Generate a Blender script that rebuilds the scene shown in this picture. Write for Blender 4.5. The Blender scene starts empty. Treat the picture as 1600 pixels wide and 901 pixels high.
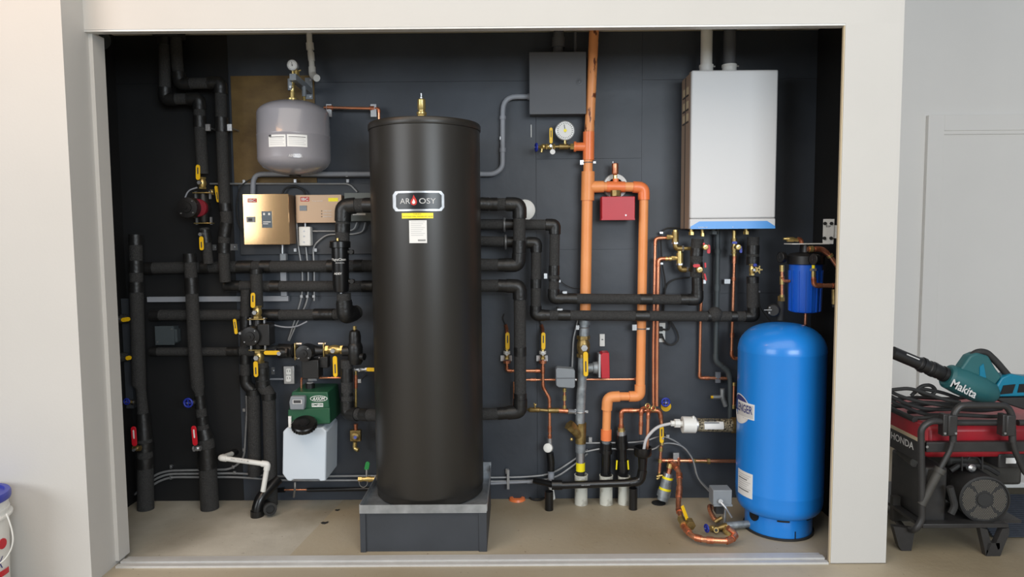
import bpy, math, random
from mathutils import Vector, Matrix
random.seed(7)
V = Vector
C = bpy.context.scene.collection
SC = bpy.context.scene
# ------------------------------------------------------------------ camera
FPX = 1067.0; PITCH = .074; YAW = -.0034; ROLL = -.0073; EYE = V((0, 0, 1.55))
_cp, _sp, _cy, _sy = math.cos(PITCH), math.sin(PITCH), math.cos(YAW), math.sin(YAW)
FW = V((_sy*_cp, _cy*_cp, -_sp)); _rt = V((_cy, -_sy, 0)); _up = _rt.cross(FW)
RT = _rt*math.cos(ROLL) + _up*math.sin(ROLL); UP = _up*math.cos(ROLL) - _rt*math.sin(ROLL)
cam = bpy.data.cameras.new('camera'); co = bpy.data.objects.new('camera', cam); C.objects.link(co)
cam.sensor_width = 36; cam.lens = FPX*36/1600; cam.clip_start = .05
co.matrix_world = Matrix(((RT.x, UP.x, -FW.x, EYE.x), (RT.y, UP.y, -FW.y, EYE.y), (RT.z, UP.z, -FW.z, EYE.z), (0, 0, 0, 1)))
SC.camera = co
# ------------------------------------------------------------------ light
w = bpy.data.worlds.new('world'); SC.world = w; w.use_nodes = True
w.node_tree.nodes['Background'].inputs[0].default_value = (.86, .91, 1, 1)
w.node_tree.nodes['Background'].inputs[1].default_value = .24
def area(name, loc, target, sx, sy, col, power):
    l = bpy.data.lights.new(name, 'AREA'); l.shape = 'RECTANGLE'; l.size = sx; l.size_y = sy; l.color = col; l.energy = power
    o = bpy.data.objects.new(name, l); C.objects.link(o); o.location = loc
    o.rotation_euler = (V(target)-V(loc)).to_track_quat('-Z', 'Y').to_euler(); return o
area('garage_door_daylight', (-6.0, -3.0, 2.9), (0, 3.7, 1.2), 4.2, 2.8, (.93, .97, 1), 235)
area('garage_window_daylight', (2.4, -3.4, 2.5), (1.6, 4, 1.2), 3.2, 1.8, (.86, .94, 1), 215)
area('ceiling_bounce_fill', (-.2, .3, 3.9), (-.2, .8, 0), 5.5, 3.2, (1, .89, .76), 122)  # added fill standing in for light bounced off the garage ceiling
area('ceiling_lamp', (-2.3, 2.0, 3.6), (-2.2, 2.5, 0), .8, .4, (1, .52, .22), 13)
SC.view_settings.view_transform = 'Standard'; SC.view_settings.look = 'None'
SC.view_settings.gamma = 1; SC.view_settings.use_curve_mapping = False
SC.view_settings.exposure = .13
# ------------------------------------------------------------------ pixel helpers (photograph measured at 1600x901)
def W(px, py, Y):
    d = FW*FPX + RT*(px-800) - UP*(py-450.5)
    return EYE + d*(Y/d.y)
def WZ(px, py, z=0):
    d = FW*FPX + RT*(px-800) - UP*(py-450.5)
    return EYE + d*((z-EYE.z)/d.z)
def PR(P):
    d = P-EYE; z = d.dot(FW); return 800+FPX*d.dot(RT)/z, 450.5-FPX*d.dot(UP)/z
def S(Y): return Y/FPX
def rect(x0, y0, x1, y1, Y):
    c = W((x0+x1)/2, (y0+y1)/2, Y); hx = (x1-x0)/2*S(Y); hz = (y1-y0)/2*S(Y)
    return c.x-hx, c.x+hx, c.z-hz, c.z+hz
# ------------------------------------------------------------------ materials
M = {}
def lin(c): return tuple(((v/255)/12.92 if v/255 <= .04045 else ((v/255+.055)/1.055)**2.4) for v in c)
def mat(name, col, rough=.5, metal=0, noise=0, scale=8, col2=None, bump=0, bscale=60, spec=.5, thresh=None, coat=0, stretch=None, trans=0, alpha=1):
    m = bpy.data.materials.new(name); m.use_nodes = True; nt = m.node_tree; b = nt.nodes['Principled BSDF']
    c = lin(col)+(1,)
    b.inputs['Base Color'].default_value = c; b.inputs['Roughness'].default_value = rough; b.inputs['Metallic'].default_value = metal
    b.inputs['Specular IOR Level'].default_value = spec; b.inputs['Coat Weight'].default_value = coat
    b.inputs['Transmission Weight'].default_value = trans; b.inputs['Alpha'].default_value = alpha
    tc = nt.nodes.new('ShaderNodeTexCoord'); mp = nt.nodes.new('ShaderNodeMapping'); nt.links.new(tc.outputs['Object'], mp.inputs[0])
    if stretch: mp.inputs['Scale'].default_value = stretch
    if noise or thresh:
        n = nt.nodes.new('ShaderNodeTexNoise'); n.inputs['Scale'].default_value = scale; n.inputs['Detail'].default_value = 6
        nt.links.new(mp.outputs[0], n.inputs[0])
        r = nt.nodes.new('ShaderNodeValToRGB'); nt.links.new(n.outputs[0], r.inputs[0]); nt.links.new(r.outputs[0], b.inputs['Base Color'])
        c2 = lin(col2)+(1,) if col2 else tuple(v*(1-noise) for v in c[:3])+(1,)
        if thresh:
            r.color_ramp.elements[0].position = thresh[0]; r.color_ramp.elements[1].position = thresh[1]
        else:
            r.color_ramp.elements[0].position = .3; r.color_ramp.elements[1].position = .7
        r.color_ramp.elements[0].color = c; r.color_ramp.elements[1].color = c2
    if bump:
        n2 = nt.nodes.new('ShaderNodeTexNoise'); n2.inputs['Scale'].default_value = bscale; n2.inputs['Detail'].default_value = 4
        nt.links.new(mp.outputs[0], n2.inputs[0]); bm = nt.nodes.new('ShaderNodeBump'); bm.inputs['Strength'].default_value = bump
        bm.inputs['Distance'].default_value = .01
        nt.links.new(n2.outputs[0], bm.inputs['Height']); nt.links.new(bm.outputs[0], b.inputs['Normal'])
    M[name] = m; return m
mat('white_wall', (198, 196, 192), .7, noise=.05, scale=1.6, bump=.04, bscale=90)
mat('grey_wall', (230, 228, 224), .75, noise=.04, scale=1.2, bump=.04, bscale=90)
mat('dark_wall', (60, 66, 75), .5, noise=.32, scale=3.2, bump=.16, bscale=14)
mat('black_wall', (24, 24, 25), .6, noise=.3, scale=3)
mat('closet_ceiling', (205, 198, 178), .8, noise=.15, scale=5)
mat('dark_board', (58, 62, 68), .55, noise=.18, scale=6, bump=.1, bscale=20)
mat('plywood', (122, 98, 56), .6, noise=.4, scale=9, stretch=(1, 1, 1.6), col2=(98, 76, 42), bump=.1)
mat('foam', (60, 60, 60), .8, noise=.45, scale=130, bump=.6, bscale=220, spec=.4)
mat('tape', (30, 30, 30), .42, noise=.3, scale=30, bump=.3, bscale=35)
mat('abs', (22, 22, 23), .28, noise=.2, scale=12)
mat('black_plastic', (28, 28, 29), .4, noise=.15, scale=20)
mat('tank_black', (40, 38, 35), .38, noise=.06, scale=3)
mat('copper', (236, 168, 132), .26, .82, noise=.2, scale=9, col2=(214, 138, 102))
mat('copper_fitting', (222, 150, 116), .3, .8, noise=.3, scale=40, col2=(172, 98, 68))
mat('brass', (214, 188, 122), .3, .8, noise=.25, scale=30)
mat('old_brass', (170, 148, 98), .42, .8, noise=.35, scale=30, col2=(120, 98, 58))
mat('steel', (190, 192, 195), .35, .85, noise=.2, scale=30)
mat('galvanised', (168, 174, 178), .5, .55, noise=.3, scale=26, col2=(112, 118, 122), bump=.1)
mat('pan_metal', (196, 202, 208), .38, .75, noise=.25, scale=14, col2=(150, 156, 162))
mat('aluminium', (212, 212, 210), .42, .25, noise=.08, scale=20)
mat('orange', (238, 160, 100), .42, noise=.12, scale=5, col2=(232, 146, 84))
mat('orange_fitting', (244, 132, 76), .36, noise=.1, scale=6)
mat('orange_stained', (234, 156, 98), .42, scale=34, col2=(110, 56, 30), thresh=(.60, .66), stretch=(1, 1, .45))
mat('yellow', (238, 190, 20), .4, noise=.08, scale=20)
mat('yellow_label', (246, 228, 30), .4)
mat('red', (200, 26, 42), .4, noise=.1, scale=8)
mat('maroon', (120, 20, 36), .42)
mat('dark_red', (182, 32, 46), .42, noise=.06, scale=8)
mat('blue_knob', (32, 48, 150), .4)
mat('blue_tank', (30, 128, 216), .3, noise=.05, scale=4, coat=.2)
mat('blue_filter', (26, 94, 206), .32, noise=.08, scale=5)
mat('blue_strip', (74, 148, 222), .35)
mat('green', (30, 84, 58), .4, noise=.06, scale=5)
mat('green_knob', (40, 140, 70), .4)
mat('white_plastic', (226, 226, 222), .4, noise=.03, scale=10)
mat('pvc', (230, 230, 226), .4, noise=.08, scale=20)
mat('old_pvc', (200, 200, 190), .6, noise=.35, scale=22, col2=(140, 136, 124), thresh=(.5, .7))
mat('grey_pvc', (146, 150, 158), .5, noise=.08, scale=10)
mat('dark_pvc', (66, 74, 78), .5, noise=.08, scale=10)
mat('tank_grey', (146, 144, 150), .22, noise=.04, scale=4, coat=.4)
mat('grey_box', (84, 86, 91), .5, noise=.06, scale=6)
mat('grey_enamel', (130, 136, 142), .45, noise=.06, scale=10)
mat('sage_box', (98, 102, 98), .5, noise=.06, scale=8)
mat('boiler_white', (208, 209, 211), .5)
mat('taupe', (158, 136, 118), .45, noise=.05, scale=6)
mat('rose_metal', (206, 168, 122), .1, .85, noise=.06, scale=3)
mat('taupe_metal', (190, 160, 132), .35, .6, noise=.06, scale=3)
mat('black', (16, 16, 17), .45)
mat('conduit_metal', (158, 160, 162), .5, .5, noise=.2, scale=30)
mat('grille', (112, 106, 96), .6)
mat('dark_dial', (40, 42, 44), .25)
mat('left_wall_dark', (23, 24, 26), .55, noise=.3, scale=3, bump=.12, bscale=14)  # darker base colour for the leftmost back wall sheets
mat('glass_black', (20, 22, 26), .28)
mat('screen', (70, 82, 92), .2)
mat('translucent', (206, 216, 226), .45, noise=.03, scale=5, spec=.4)
mat('hose', (206, 206, 208), .25, alpha=.8)
mat('gravel', (150, 140, 116), .6, noise=.7, scale=110, col2=(52, 46, 36), thresh=(.46, .56), bump=.6, bscale=110)
mat('paper', (226, 226, 224), .6)
mat('ink', (60, 60, 62), .6)
mat('light_ink', (196, 196, 196), .5)
mat('label_red', (196, 40, 34), .45)
mat('navy', (54, 60, 120), .4)
mat('teal', (38, 94, 98), .45, noise=.12, scale=9)
mat('teal_bright', (10, 116, 146), .4, noise=.1, scale=9)
mat('rubber', (42, 42, 42), .7, noise=.25, scale=25, bump=.1)
mat('frame_black', (50, 49, 49), .42, noise=.3, scale=18)
mat('engine_grey', (70, 68, 64), .6, noise=.4, scale=16)
mat('dusty_red', (172, 24, 40), .42, noise=.2, scale=6, col2=(130, 34, 40))
mat('lid_blue', (54, 62, 160), .4)
mat('tan', (196, 180, 150), .6)
mat('mat_rubber', (52, 58, 68), .8, noise=.3, scale=40)
# concrete with a lighter newer pour at the left of the closet
def concrete():
    m = bpy.data.materials.new('concrete'); m.use_nodes = True; nt = m.node_tree; b = nt.nodes['Principled BSDF']; L = nt.links.new; N = nt.nodes.new
    b.inputs['Roughness'].default_value = .55
    tc = N('ShaderNodeTexCoord')
    def noise(s, d=6):
        n = N('ShaderNodeTexNoise'); n.inputs['Scale'].default_value = s; n.inputs['Detail'].default_value = d; L(tc.outputs['Object'], n.inputs[0]); return n
    def ramp(src, p0, c0, p1, c1):
        r = N('ShaderNodeValToRGB'); L(src, r.inputs[0]); r.color_ramp.elements[0].position = p0; r.color_ramp.elements[1].position = p1
        r.color_ramp.elements[0].color = lin(c0)+(1,); r.color_ramp.elements[1].color = lin(c1)+(1,); return r
    a = ramp(noise(2.2).outputs[0], .3, (196, 185, 164), .7, (166, 157, 138))
    g = ramp(noise(3).outputs[0], .3, (198, 193, 180), .7, (172, 167, 155))
    sx = N('ShaderNodeSeparateXYZ'); L(tc.outputs['Object'], sx.inputs[0])
    # newer pour: x < -1.13 + .2*(y-3.13) and y > 3.1
    ma = N('ShaderNodeMath'); ma.operation = 'MULTIPLY_ADD'; L(sx.outputs[1], ma.inputs[0]); ma.inputs[1].default_value = .12; ma.inputs[2].default_value = -1.13-.12*3.13
    lt = N('ShaderNodeMath'); lt.operation = 'LESS_THAN'; L(sx.outputs[0], lt.inputs[0]); L(ma.outputs[0], lt.inputs[1])
    gt = N('ShaderNodeMath'); gt.operation = 'GREATER_THAN'; L(sx.outputs[1], gt.inputs[0]); gt.inputs[1].default_value = 3.16
    mu = N('ShaderNodeMath'); mu.operation = 'MULTIPLY'; L(lt.outputs[0], mu.inputs[0]); L(gt.outputs[0], mu.inputs[1])
    mx = N('ShaderNodeMix'); mx.data_type = 'RGBA'; L(mu.outputs[0], mx.inputs[0]); L(a.outputs[0], mx.inputs[6]); L(g.outputs[0], mx.inputs[7])
    sp = ramp(noise(52, 5).outputs[0], .68, (255, 255, 255), .76, (130, 120, 108))
    mm = N('ShaderNodeMix'); mm.data_type = 'RGBA'; mm.blend_type = 'MULTIPLY'; mm.inputs[0].default_value = 1; L(mx.outputs[2], mm.inputs[6]); L(sp.outputs[0], mm.inputs[7])
    st = ramp(noise(1.1, 8).outputs[0], .36, (196, 190, 178), .6, (255, 255, 255)); m2 = N('ShaderNodeMix'); m2.data_type = 'RGBA'; m2.blend_type = 'MULTIPLY'; m2.inputs[0].default_value = 1; L(mm.outputs[2], m2.inputs[6]); L(st.outputs[0], m2.inputs[7])
    L(m2.outputs[2], b.inputs['Base Color'])
    bm = N('ShaderNodeBump'); bm.inputs['Strength'].default_value = .15; bm.inputs['Distance'].default_value = .01; L(noise(40).outputs[0], bm.inputs['Height']); L(bm.outputs[0], b.inputs['Normal'])
    M['concrete'] = m
concrete()
# ------------------------------------------------------------------ mesh builder
def frame_of(d):
    d = d.normalized(); a = V((0, 0, 1)) if abs(d.z) < .9 else V((0, 1, 0)); u = d.cross(a).normalized(); return u, u.cross(d).normalized()
class MB:
    def __init__(s): s.v = []; s.f = []
    def box(s, x0, x1, y0, y1, z0, z1):
        n = len(s.v); s.v += [V((x, y, z)) for x in (x0, x1) for y in (y0, y1) for z in (z0, z1)]
        for q in ((0, 1, 3, 2), (4, 6, 7, 5), (0, 4, 5, 1), (2, 3, 7, 6), (0, 2, 6, 4), (1, 5, 7, 3)): s.f.append([n+i for i in q])
        return s
    def pbox(s, x0, y0, x1, y1, Yf, Yb):
        a, b, c, d = rect(x0, y0, x1, y1, Yf); return s.box(a, b, Yf, Yb, c, d)
    def obb(s, p0, p1, wx, wy, up=None):
        d = (p1-p0); u = (up or V((0, -1, 0))); a = d.cross(u).normalized()*wx/2; u = a.cross(d).normalized()*wy/2; n = len(s.v)
        for p in (p0, p1):
            for (i, j) in ((-1, -1), (1, -1), (1, 1), (-1, 1)): s.v.append(p+a*i+u*j)
        for q in ((3, 2, 1, 0), (4, 5, 6, 7), (0, 1, 5, 4), (1, 2, 6, 5), (2, 3, 7, 6), (3, 0, 4, 7)): s.f.append([n+i for i in q])
        return s
    def rings(s, pts, rs, seg=14, caps=True, closed=False):
        n0 = len(s.v); k = len(pts); d = pts[1]-pts[0]; u, v = frame_of(d)
        for i, p in enumerate(pts):
            t = (pts[min(i+1, k-1)]-pts[max(i-1, 0)])
            if t.length > 1e-9:
                t.normalize(); u = (u-t*u.dot(t)); u.normalize(); v = u.cross(t)
            r = rs[i] if isinstance(rs, (list, tuple)) else rs
            for j in range(seg):
                a = 2*math.pi*j/seg; s.v.append(p+u*math.cos(a)*r+v*math.sin(a)*r)
        for i in range(k-1):
            for j in range(seg):
                a, b = n0+i*seg+j, n0+i*seg+(j+1) % seg; s.f.append([a, b, b+seg, a+seg])
        if caps: s.f.append([n0+j for j in range(seg)][::-1]); s.f.append([n0+(k-1)*seg+j for j in range(seg)])
        return s
    def tube(s, pts, r, fillet=0, seg=14, caps=True, rib=0):
        P = path(pts, fillet)
        if rib:
            Q = [P[0]]
            for a, b in zip(P, P[1:]):
                m = max(1, int((b-a).length/rib)); Q += [a.lerp(b, (i+1)/m) for i in range(m)]
            return s.rings(Q, [r*(1.1 if i % 2 else .9) for i in range(len(Q))], 8, caps)
        return s.rings(P, r, seg, caps)
    def cyl(s, p0, p1, r0, r1=None, seg=20):
        return s.rings([p0, p1], [r0, r0 if r1 is None else r1], seg)
    def lathe(s, prof, base, axis=V((0, 0, 1)), seg=32):      # prof [(r, h)]
        ax = axis.normalized(); u, v = frame_of(ax); n0 = len(s.v); k = len(prof)
        for (r, h) in prof:
            for j in range(seg):
                a = 2*math.pi*j/seg; s.v.append(base+ax*h+(u*math.cos(a)+v*math.sin(a))*max(r, 1e-5))
        for i in range(k-1):
            for j in range(seg):
                a, b = n0+i*seg+j, n0+i*seg+(j+1) % seg; s.f.append([a, b, b+seg, a+seg])
        s.f.append([n0+j for j in range(seg)][::-1]); s.f.append([n0+(k-1)*seg+j for j in range(seg)])
        return s
    def ball(s, c, r, seg=14, sq=1, axis=V((0, 0, 1))):
        return s.lathe([(r*math.sin(math.pi*i/10), -r*sq*math.cos(math.pi*i/10)) for i in range(11)], c, axis, seg)
    def torus(s, c, axis, R, r, seg=28, rs=8, a0=0, a1=2*math.pi):
        u, v = frame_of(axis); pts = [c+(u*math.cos(a0+(a1-a0)*i/seg)+v*math.sin(a0+(a1-a0)*i/seg))*R for i in range(seg+1)]
        return s.rings(pts, r, rs, True)
    def prism(s, poly, vec):                                  # poly: list of 3D points, vec: extrusion
        n = len(s.v); k = len(poly); s.v += [V(p) for p in poly] + [V(p)+vec for p in poly]
        s.f.append(list(range(n, n+k))); s.f.append(list(range(n+k, n+2*k))[::-1])
        for i in range(k): j = (i+1) % k; s.f.append([n+i, n+k+i, n+k+j, n+j])
        return s
    def pprism(s, pp, Yf, Yb): return s.prism([W(x, y, Yf) for x, y in pp], V((0, Yb-Yf, 0)))
    def capsule(s, x0, y0, x1, y1, wpx, Y, th=.005, taper=1):  # flat rounded bar between two photo points on plane Y
        a, b = W(x0, y0, Y), W(x1, y1, Y); d = (b-a).normalized(); nrm = V((-d.z, 0, d.x)); r = wpx/2*S(Y); poly = []
        a2, b2 = a+d*r, b-d*r
        for i in range(7): t = math.pi*(i/6)+math.pi/2; poly.append(a2+d*math.cos(t)*r*taper+nrm*math.sin(t)*r*taper)
        for i in range(7): t = math.pi*(i/6)-math.pi/2; poly.append(b2+d*math.cos(t)*r+nrm*math.sin(t)*r)
        return s.prism(poly, V((0, th, 0)))
    def disc(s, x, y, Y, rpx, th=.006, seg=24):
        c = W(x, y, Y); return s.cyl(c, c+V((0, th, 0)), rpx*S(Y), seg=seg)
    def hexnut(s, p0, p1, r): return s.cyl(p0, p1, r, seg=6)
    def cpatch(s, cx, cy, r, a0, a1, z0, z1, th=.0012, cut=0, seg=12):   # patch bent round a vertical cylinder
        n0 = len(s.v)
        for rr in (r+.0003, r+.0003+th):
            for i in range(seg+1):
                a = a0+(a1-a0)*i/seg; c = 0
                if cut:
                    e = min(i, seg-i)/seg*abs(a1-a0)*r; c = cut-math.sqrt(max(0, cut*cut-max(0, cut-e)**2)) if e < cut else 0
                for z in (z0+c, z1-c): s.v.append(V((cx+rr*math.sin(a), cy-rr*math.cos(a), z)))
        m = 2*(seg+1)
        for i in range(seg):
            a = n0+2*i; s.f.append([a+m, a+m+2, a+m+3, a+m+1]); s.f.append([a, a+1, a+3, a+2])
            s.f.append([a, a+2, a+m+2, a+m]); s.f.append([a+1, a+m+1, a+m+3, a+3])
        a = n0; s.f.append([a, a+m, a+m+1, a+1]); a = n0+2*seg; s.f.append([a, a+1, a+m+1, a+m])
        return s
    def build(s, name, mt, parent=None, bevel=0, sub=0, label=None, kind=None, smooth=True, loc=None):
        me = bpy.data.meshes.new(name)
        if parent is not None:
            r = parent
            while r.parent: r = r.parent
            o0 = V(r.location)
        elif loc is not None: o0 = V(loc)
        else:
            xs = [p.x for p in s.v]; ys = [p.y for p in s.v]; zs = [p.z for p in s.v]
            o0 = V(((min(xs)+max(xs))/2, (min(ys)+max(ys))/2, min(zs)))
        me.from_pydata([tuple(p-o0) for p in s.v], [], s.f)
        if smooth:
            me.shade_smooth(); me.set_sharp_from_angle(angle=.62)
        me.materials.append(M[mt]); ob = bpy.data.objects.new(name, me); C.objects.link(ob)
        if parent is not None: ob.parent = parent
        else: ob.location = o0
        if bevel:
            b = ob.modifiers.new('bevel', 'BEVEL'); b.width = bevel; b.segments = 2; b.limit_method = 'ANGLE'
        if label: ob['label'] = label
        if kind: ob['kind'] = kind
        return ob
def path(pts, fillet=0, n=6):
    pts = [V(p) for p in pts]
    if not fillet or len(pts) < 3: return pts
    out = [pts[0]]
    for i in range(1, len(pts)-1):
        p = pts[i]; a = pts[i-1]-p; b = pts[i+1]-p; f = min(fillet, a.length*.48, b.length*.48)
        p0 = p+a.normalized()*f; p1 = p+b.normalized()*f
        for k in range(n+1): t = k/n; out.append(p0*(1-t)**2+p*2*t*(1-t)+p1*t*t)
    out.append(pts[-1]); return out
def thing(name, label, cat, loc, group=None):
    o = bpy.data.objects.new(name, None); o.empty_display_size = .05; C.objects.link(o); o.location = loc
    o['label'] = label; o['category'] = cat
    if group: o['group'] = group
    return o
def tag(o, label, cat, group=None):
    o['label'] = label; o['category'] = cat
    if group: o['group'] = group
    return o
def struct(name, mb, mt, parent=None, **k):
    o = mb.build(name, mt, parent, **k)
    if parent is None: o['kind'] = 'structure'
    return o
def text_mesh(txt, height, width=None, bold=.0, shear=0):
    cu = bpy.data.curves.new('t', 'FONT'); cu.body = txt; cu.size = 1; cu.offset = bold; cu.shear = shear; cu.resolution_u = 3
    cu.align_x = 'LEFT'; o = bpy.data.objects.new('t', cu); C.objects.link(o)
    me = bpy.data.meshes.new_from_object(o.evaluated_get(bpy.context.evaluated_depsgraph_get()))
    vs = [v.co.copy() for v in me.vertices]; fs = [list(p.vertices) for p in me.polygons]
    bpy.data.objects.remove(o); bpy.data.curves.remove(cu); bpy.data.meshes.remove(me)
    if not vs: return [], []
    x0 = min(v.x for v in vs); x1 = max(v.x for v in vs); y0 = min(v.y for v in vs); y1 = max(v.y for v in vs)
    k = height/(y1-y0); kx = width/(x1-x0) if width else k
    return [((v.x-(x0+x1)/2)*kx, (v.y-(y0+y1)/2)*k) for v in vs], fs
def text_flat(txt, c, u, v, h, wd, mt, parent, lift=.0006, **k):   # centred on c, reading along u, up v
    vs, fs = text_mesh(txt, h, wd, **k); mb = MB(); n = u.cross(v).normalized()
    mb.v = [c+u*a+v*b+n*lift for a, b in vs]; mb.f = fs
    return mb.build('lettering', mt, parent, smooth=False)
def text_px(txt, x0, y0, x1, y1, Y, mt, parent, **k):
    a, b, c, d = rect(x0, y0, x1, y1, Y)
    return text_flat(txt, V(((a+b)/2, Y-.0004, (c+d)/2)), V((1, 0, 0)), V((0, 0, 1)), d-c, b-a, mt, parent, **k)
def text_cyl(txt, cx, cy, r, ac, zc, h, wd, mt, parent, **k):
    vs, fs = text_mesh(txt, h, wd, **k); mb = MB(); rr = r+.0022
    mb.v = [V((cx+rr*math.sin(ac+a/rr), cy-rr*math.cos(ac+a/rr), zc+b)) for a, b in vs]; mb.f = fs
    return mb.build('lettering', mt, parent, smooth=False)
def on_cyl(px, py, cx, cy, r):                                # photo point -> angle and height on a vertical cylinder
    ca = math.atan2(-cx, cy); lo, hi = ca-1.48, ca+1.48
    for _ in range(40):
        m = (lo+hi)/2; P = V((cx+r*math.sin(m), cy-r*math.cos(m), W(px, py, cy-r*math.cos(m)).z))
        if PR(P)[0] < px: lo = m
        else: hi = m
    return lo, W(px, py, cy-r*math.cos(lo)).z
def pts3(pl, Y): return [W(p[0], p[1], p[2] if len(p) > 2 else Y) for p in pl]
def run(name, label, cat, mt, pl, wpx, Y, fillet=0, part='pipe', elbow=None, escale=1.16, elen=1.3, bands=(), band_mt='tape', band_name='tape_wrap', bscale=1.1, clips=(), seg=16, group=None, rib=0, root=None):
    """one pipe run: bands are (segment, t0, t1); clips are photo rectangles of its wall clips"""
    P = pts3(pl, Y); r = wpx/2*S(Y); f = (fillet or .35*wpx)*S(Y)
    t = root or thing(name, label, cat, P[0] if P[0].z < P[-1].z else P[-1], group)
    if len(P) > 1: MB().tube(P, r, f, seg, rib=rib).build(part, mt, t)
    if elbow:
        for i in range(1, len(P)-1):
            a = P[i-1]-P[i]; b = P[i+1]-P[i]; L = f+elen*r
            if a.normalized().dot(b.normalized()) < -.93: continue
            MB().tube([P[i]+a.normalized()*min(L, a.length*.95), P[i], P[i]+b.normalized()*min(L, b.length*.95)], r*escale, f, seg).build('elbow', elbow, t)
    for (i, t0, t1) in bands:
        p0 = P[i].lerp(P[i+1], t0); p1 = P[i].lerp(P[i+1], t1); MB().cyl(p0, p1, r*bscale, seg=seg).build(band_name, band_mt, t)
    for (x0, y0, x1, y1) in clips:
        c = MB().pbox(x0, y0, x1, y1, Y-.008, Y+.004); cc = W((x0+x1)/2, (y0+y1)/2, Y-.01)
        c.cyl(cc, cc+V((0, .01, 0)), min(x1-x0, y1-y0)*.3*S(Y), seg=8)
        c.box(cc.x-.004, cc.x+.004, Y, YB-.0065, cc.z-.004, cc.z+.004).build('wall_clip', 'steel', t)
    return t
YB = 3.97; YF = 3.1325
# ------------------------------------------------------------------ setting
XL, XR, XR2, ZH = -1.9208, 1.4881, 1.7486, 2.4933
ZC = W(800, 51, YB).z; XBL = W(214, 776, YB).x; XBR = 1.728; YW = 5.0
struct('floor', MB().box(-5, 6, -5, 7, -.1, 0), 'concrete', loc=(0, 0, 0))
struct('wall_left', MB().box(-5, XL, 2.9791, YF+.11, 0, 3.9), 'white_wall')
struct('wall_header', MB().box(XL, XR2, YF, YF+.045, ZH, 3.9), 'white_wall')
struct('wall_pier', MB().box(XR, XR2, YF, YF+.020, 0.004, ZH), 'white_wall')
struct('trim_1', MB().box(XL, XL+.018, YF+.03, YF+.12, .02, ZH-.003), 'white_wall')
struct('trim_2', MB().box(XR-.005, XR, YF+.004, YF+.019, 0, ZH), 'tan')
struct('trim_3', MB().box(XL, XR, YF+.002, YF+.044, ZH-.008, ZH), 'aluminium')
wb = struct('wall_back', MB().box(XBL-.1, XBR, YB, YB+.08, 0, ZC), 'dark_wall')
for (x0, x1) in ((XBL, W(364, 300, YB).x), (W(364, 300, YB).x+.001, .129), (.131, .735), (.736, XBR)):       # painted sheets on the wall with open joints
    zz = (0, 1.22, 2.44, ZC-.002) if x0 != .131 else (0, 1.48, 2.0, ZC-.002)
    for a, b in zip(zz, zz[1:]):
        if b-a > .05: MB().box(x0, x1, YB-.006, YB, a+.0007, b-.0007).build('wall_sheet', 'dark_wall' if x0 > XBL+.1 else 'left_wall_dark', wb)
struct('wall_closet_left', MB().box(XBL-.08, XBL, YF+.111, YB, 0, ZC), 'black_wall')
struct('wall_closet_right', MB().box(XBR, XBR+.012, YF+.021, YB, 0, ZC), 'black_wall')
struct('ceiling', MB().box(XBL-.08, XBR, YF+.046, YB, ZC, ZC+.05), 'closet_ceiling')
tr = MB()
for y0, y1, z in ((YF-.004, YF+.022, .010), (YF+.022, YF+.036, .003), (YF+.036, YF+.066, .014), (YF+.066, YF+.105, .006)): tr.box(XL+.0185, XR-.011, y0, y1, 0, z)
struct('trim_4', tr, 'aluminium')
struct('wall_right', MB().box(XR2, 5, YW, YW+.1, 0, 3.9), 'grey_wall')
struct('wall_pier_return', MB().box(XBR+.013, XR2-.001, YF+.021, YW, 0, 3.9), 'grey_wall')
dr = struct('door_1', MB().box(W(1471, 205, YW).x, W(1471, 205, YW).x+.92, YW-.012, YW-.002, .01, W(1471, 205, YW).z-.0), 'grey_wall')
dx = W(1471, 205, YW).x; dz = W(1471, 205, YW).z; ox = W(1447, 181, YW).x; oz = W(1447, 181, YW).z
MB().box(ox, dx, YW-.034, YW-.001, 0, oz).box(dx, dx+1.04, YW-.034, YW-.001, dz, oz).box(dx+.92, dx+1.04, YW-.034, YW-.001, 0, dz).build('casing', 'grey_wall', dr, bevel=.002)
MB().box(dx, dx+.92, YW-.026, YW-.012, dz-.025, dz).build('door_stop', 'grey_wall', dr)
# backing board and bare plywood
tag(MB().pbox(364, 121, 492, 287, YB-.012, YB-.0065).build('plywood_sheet', 'plywood'), 'bare brown plywood patch on the wall behind the grey expansion tank', 'plywood')
bb = MB().pbox(374, 288, 588, 397, YB-.026, YB-.0065).build('backing_board', 'dark_board', bevel=.002); tag(bb, 'dark grey painted board carrying the three control boxes', 'board')
YBB = YB-.027
# ------------------------------------------------------------------ main buffer tank on its plinth
px0, px1 = W(563.5, 862, 3.28).x, W(761, 862, 3.28).x
pl = thing('tank_plinth', 'low black painted wooden box standing under the tall black tank', 'plinth', ((px0+px1)/2, 3.57, 0))
MB().box(px0+.028, px1-.04, 3.286, 3.84, .002, .205).build('core', 'dark_board', pl)
for a, b in ((px0, px0+.028), (px1-.04, px1)): MB().box(a, b, 3.278, 3.85, .0, .207).build('end_board', 'dark_board', pl, bevel=.002)
MB().box(px0+.028, px1-.04, 3.282, 3.30, .19, .207).build('top_rail', 'dark_board', pl)
pn = thing('drip_pan', 'shiny sheet metal drip pan lying on the black plinth under the tall tank', 'pan', ((px0+px1)/2, 3.57, .207))
MB().box(px0, px1, 3.277, 3.852, .207, .210).build('pan_floor', 'pan_metal', pn)
MB().box(px0, px1, 3.274, 3.277, .2, .243).build('pan_lip', 'pan_metal', pn, label='bright front lip')
MB().box(px0, px0+.003, 3.277, 3.852, .207, .246).build('pan_lip', 'pan_metal', pn)
MB().box(px1, px1+.003, 3.277, 3.852, .207, .246).build('pan_lip', 'pan_metal', pn)
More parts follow.
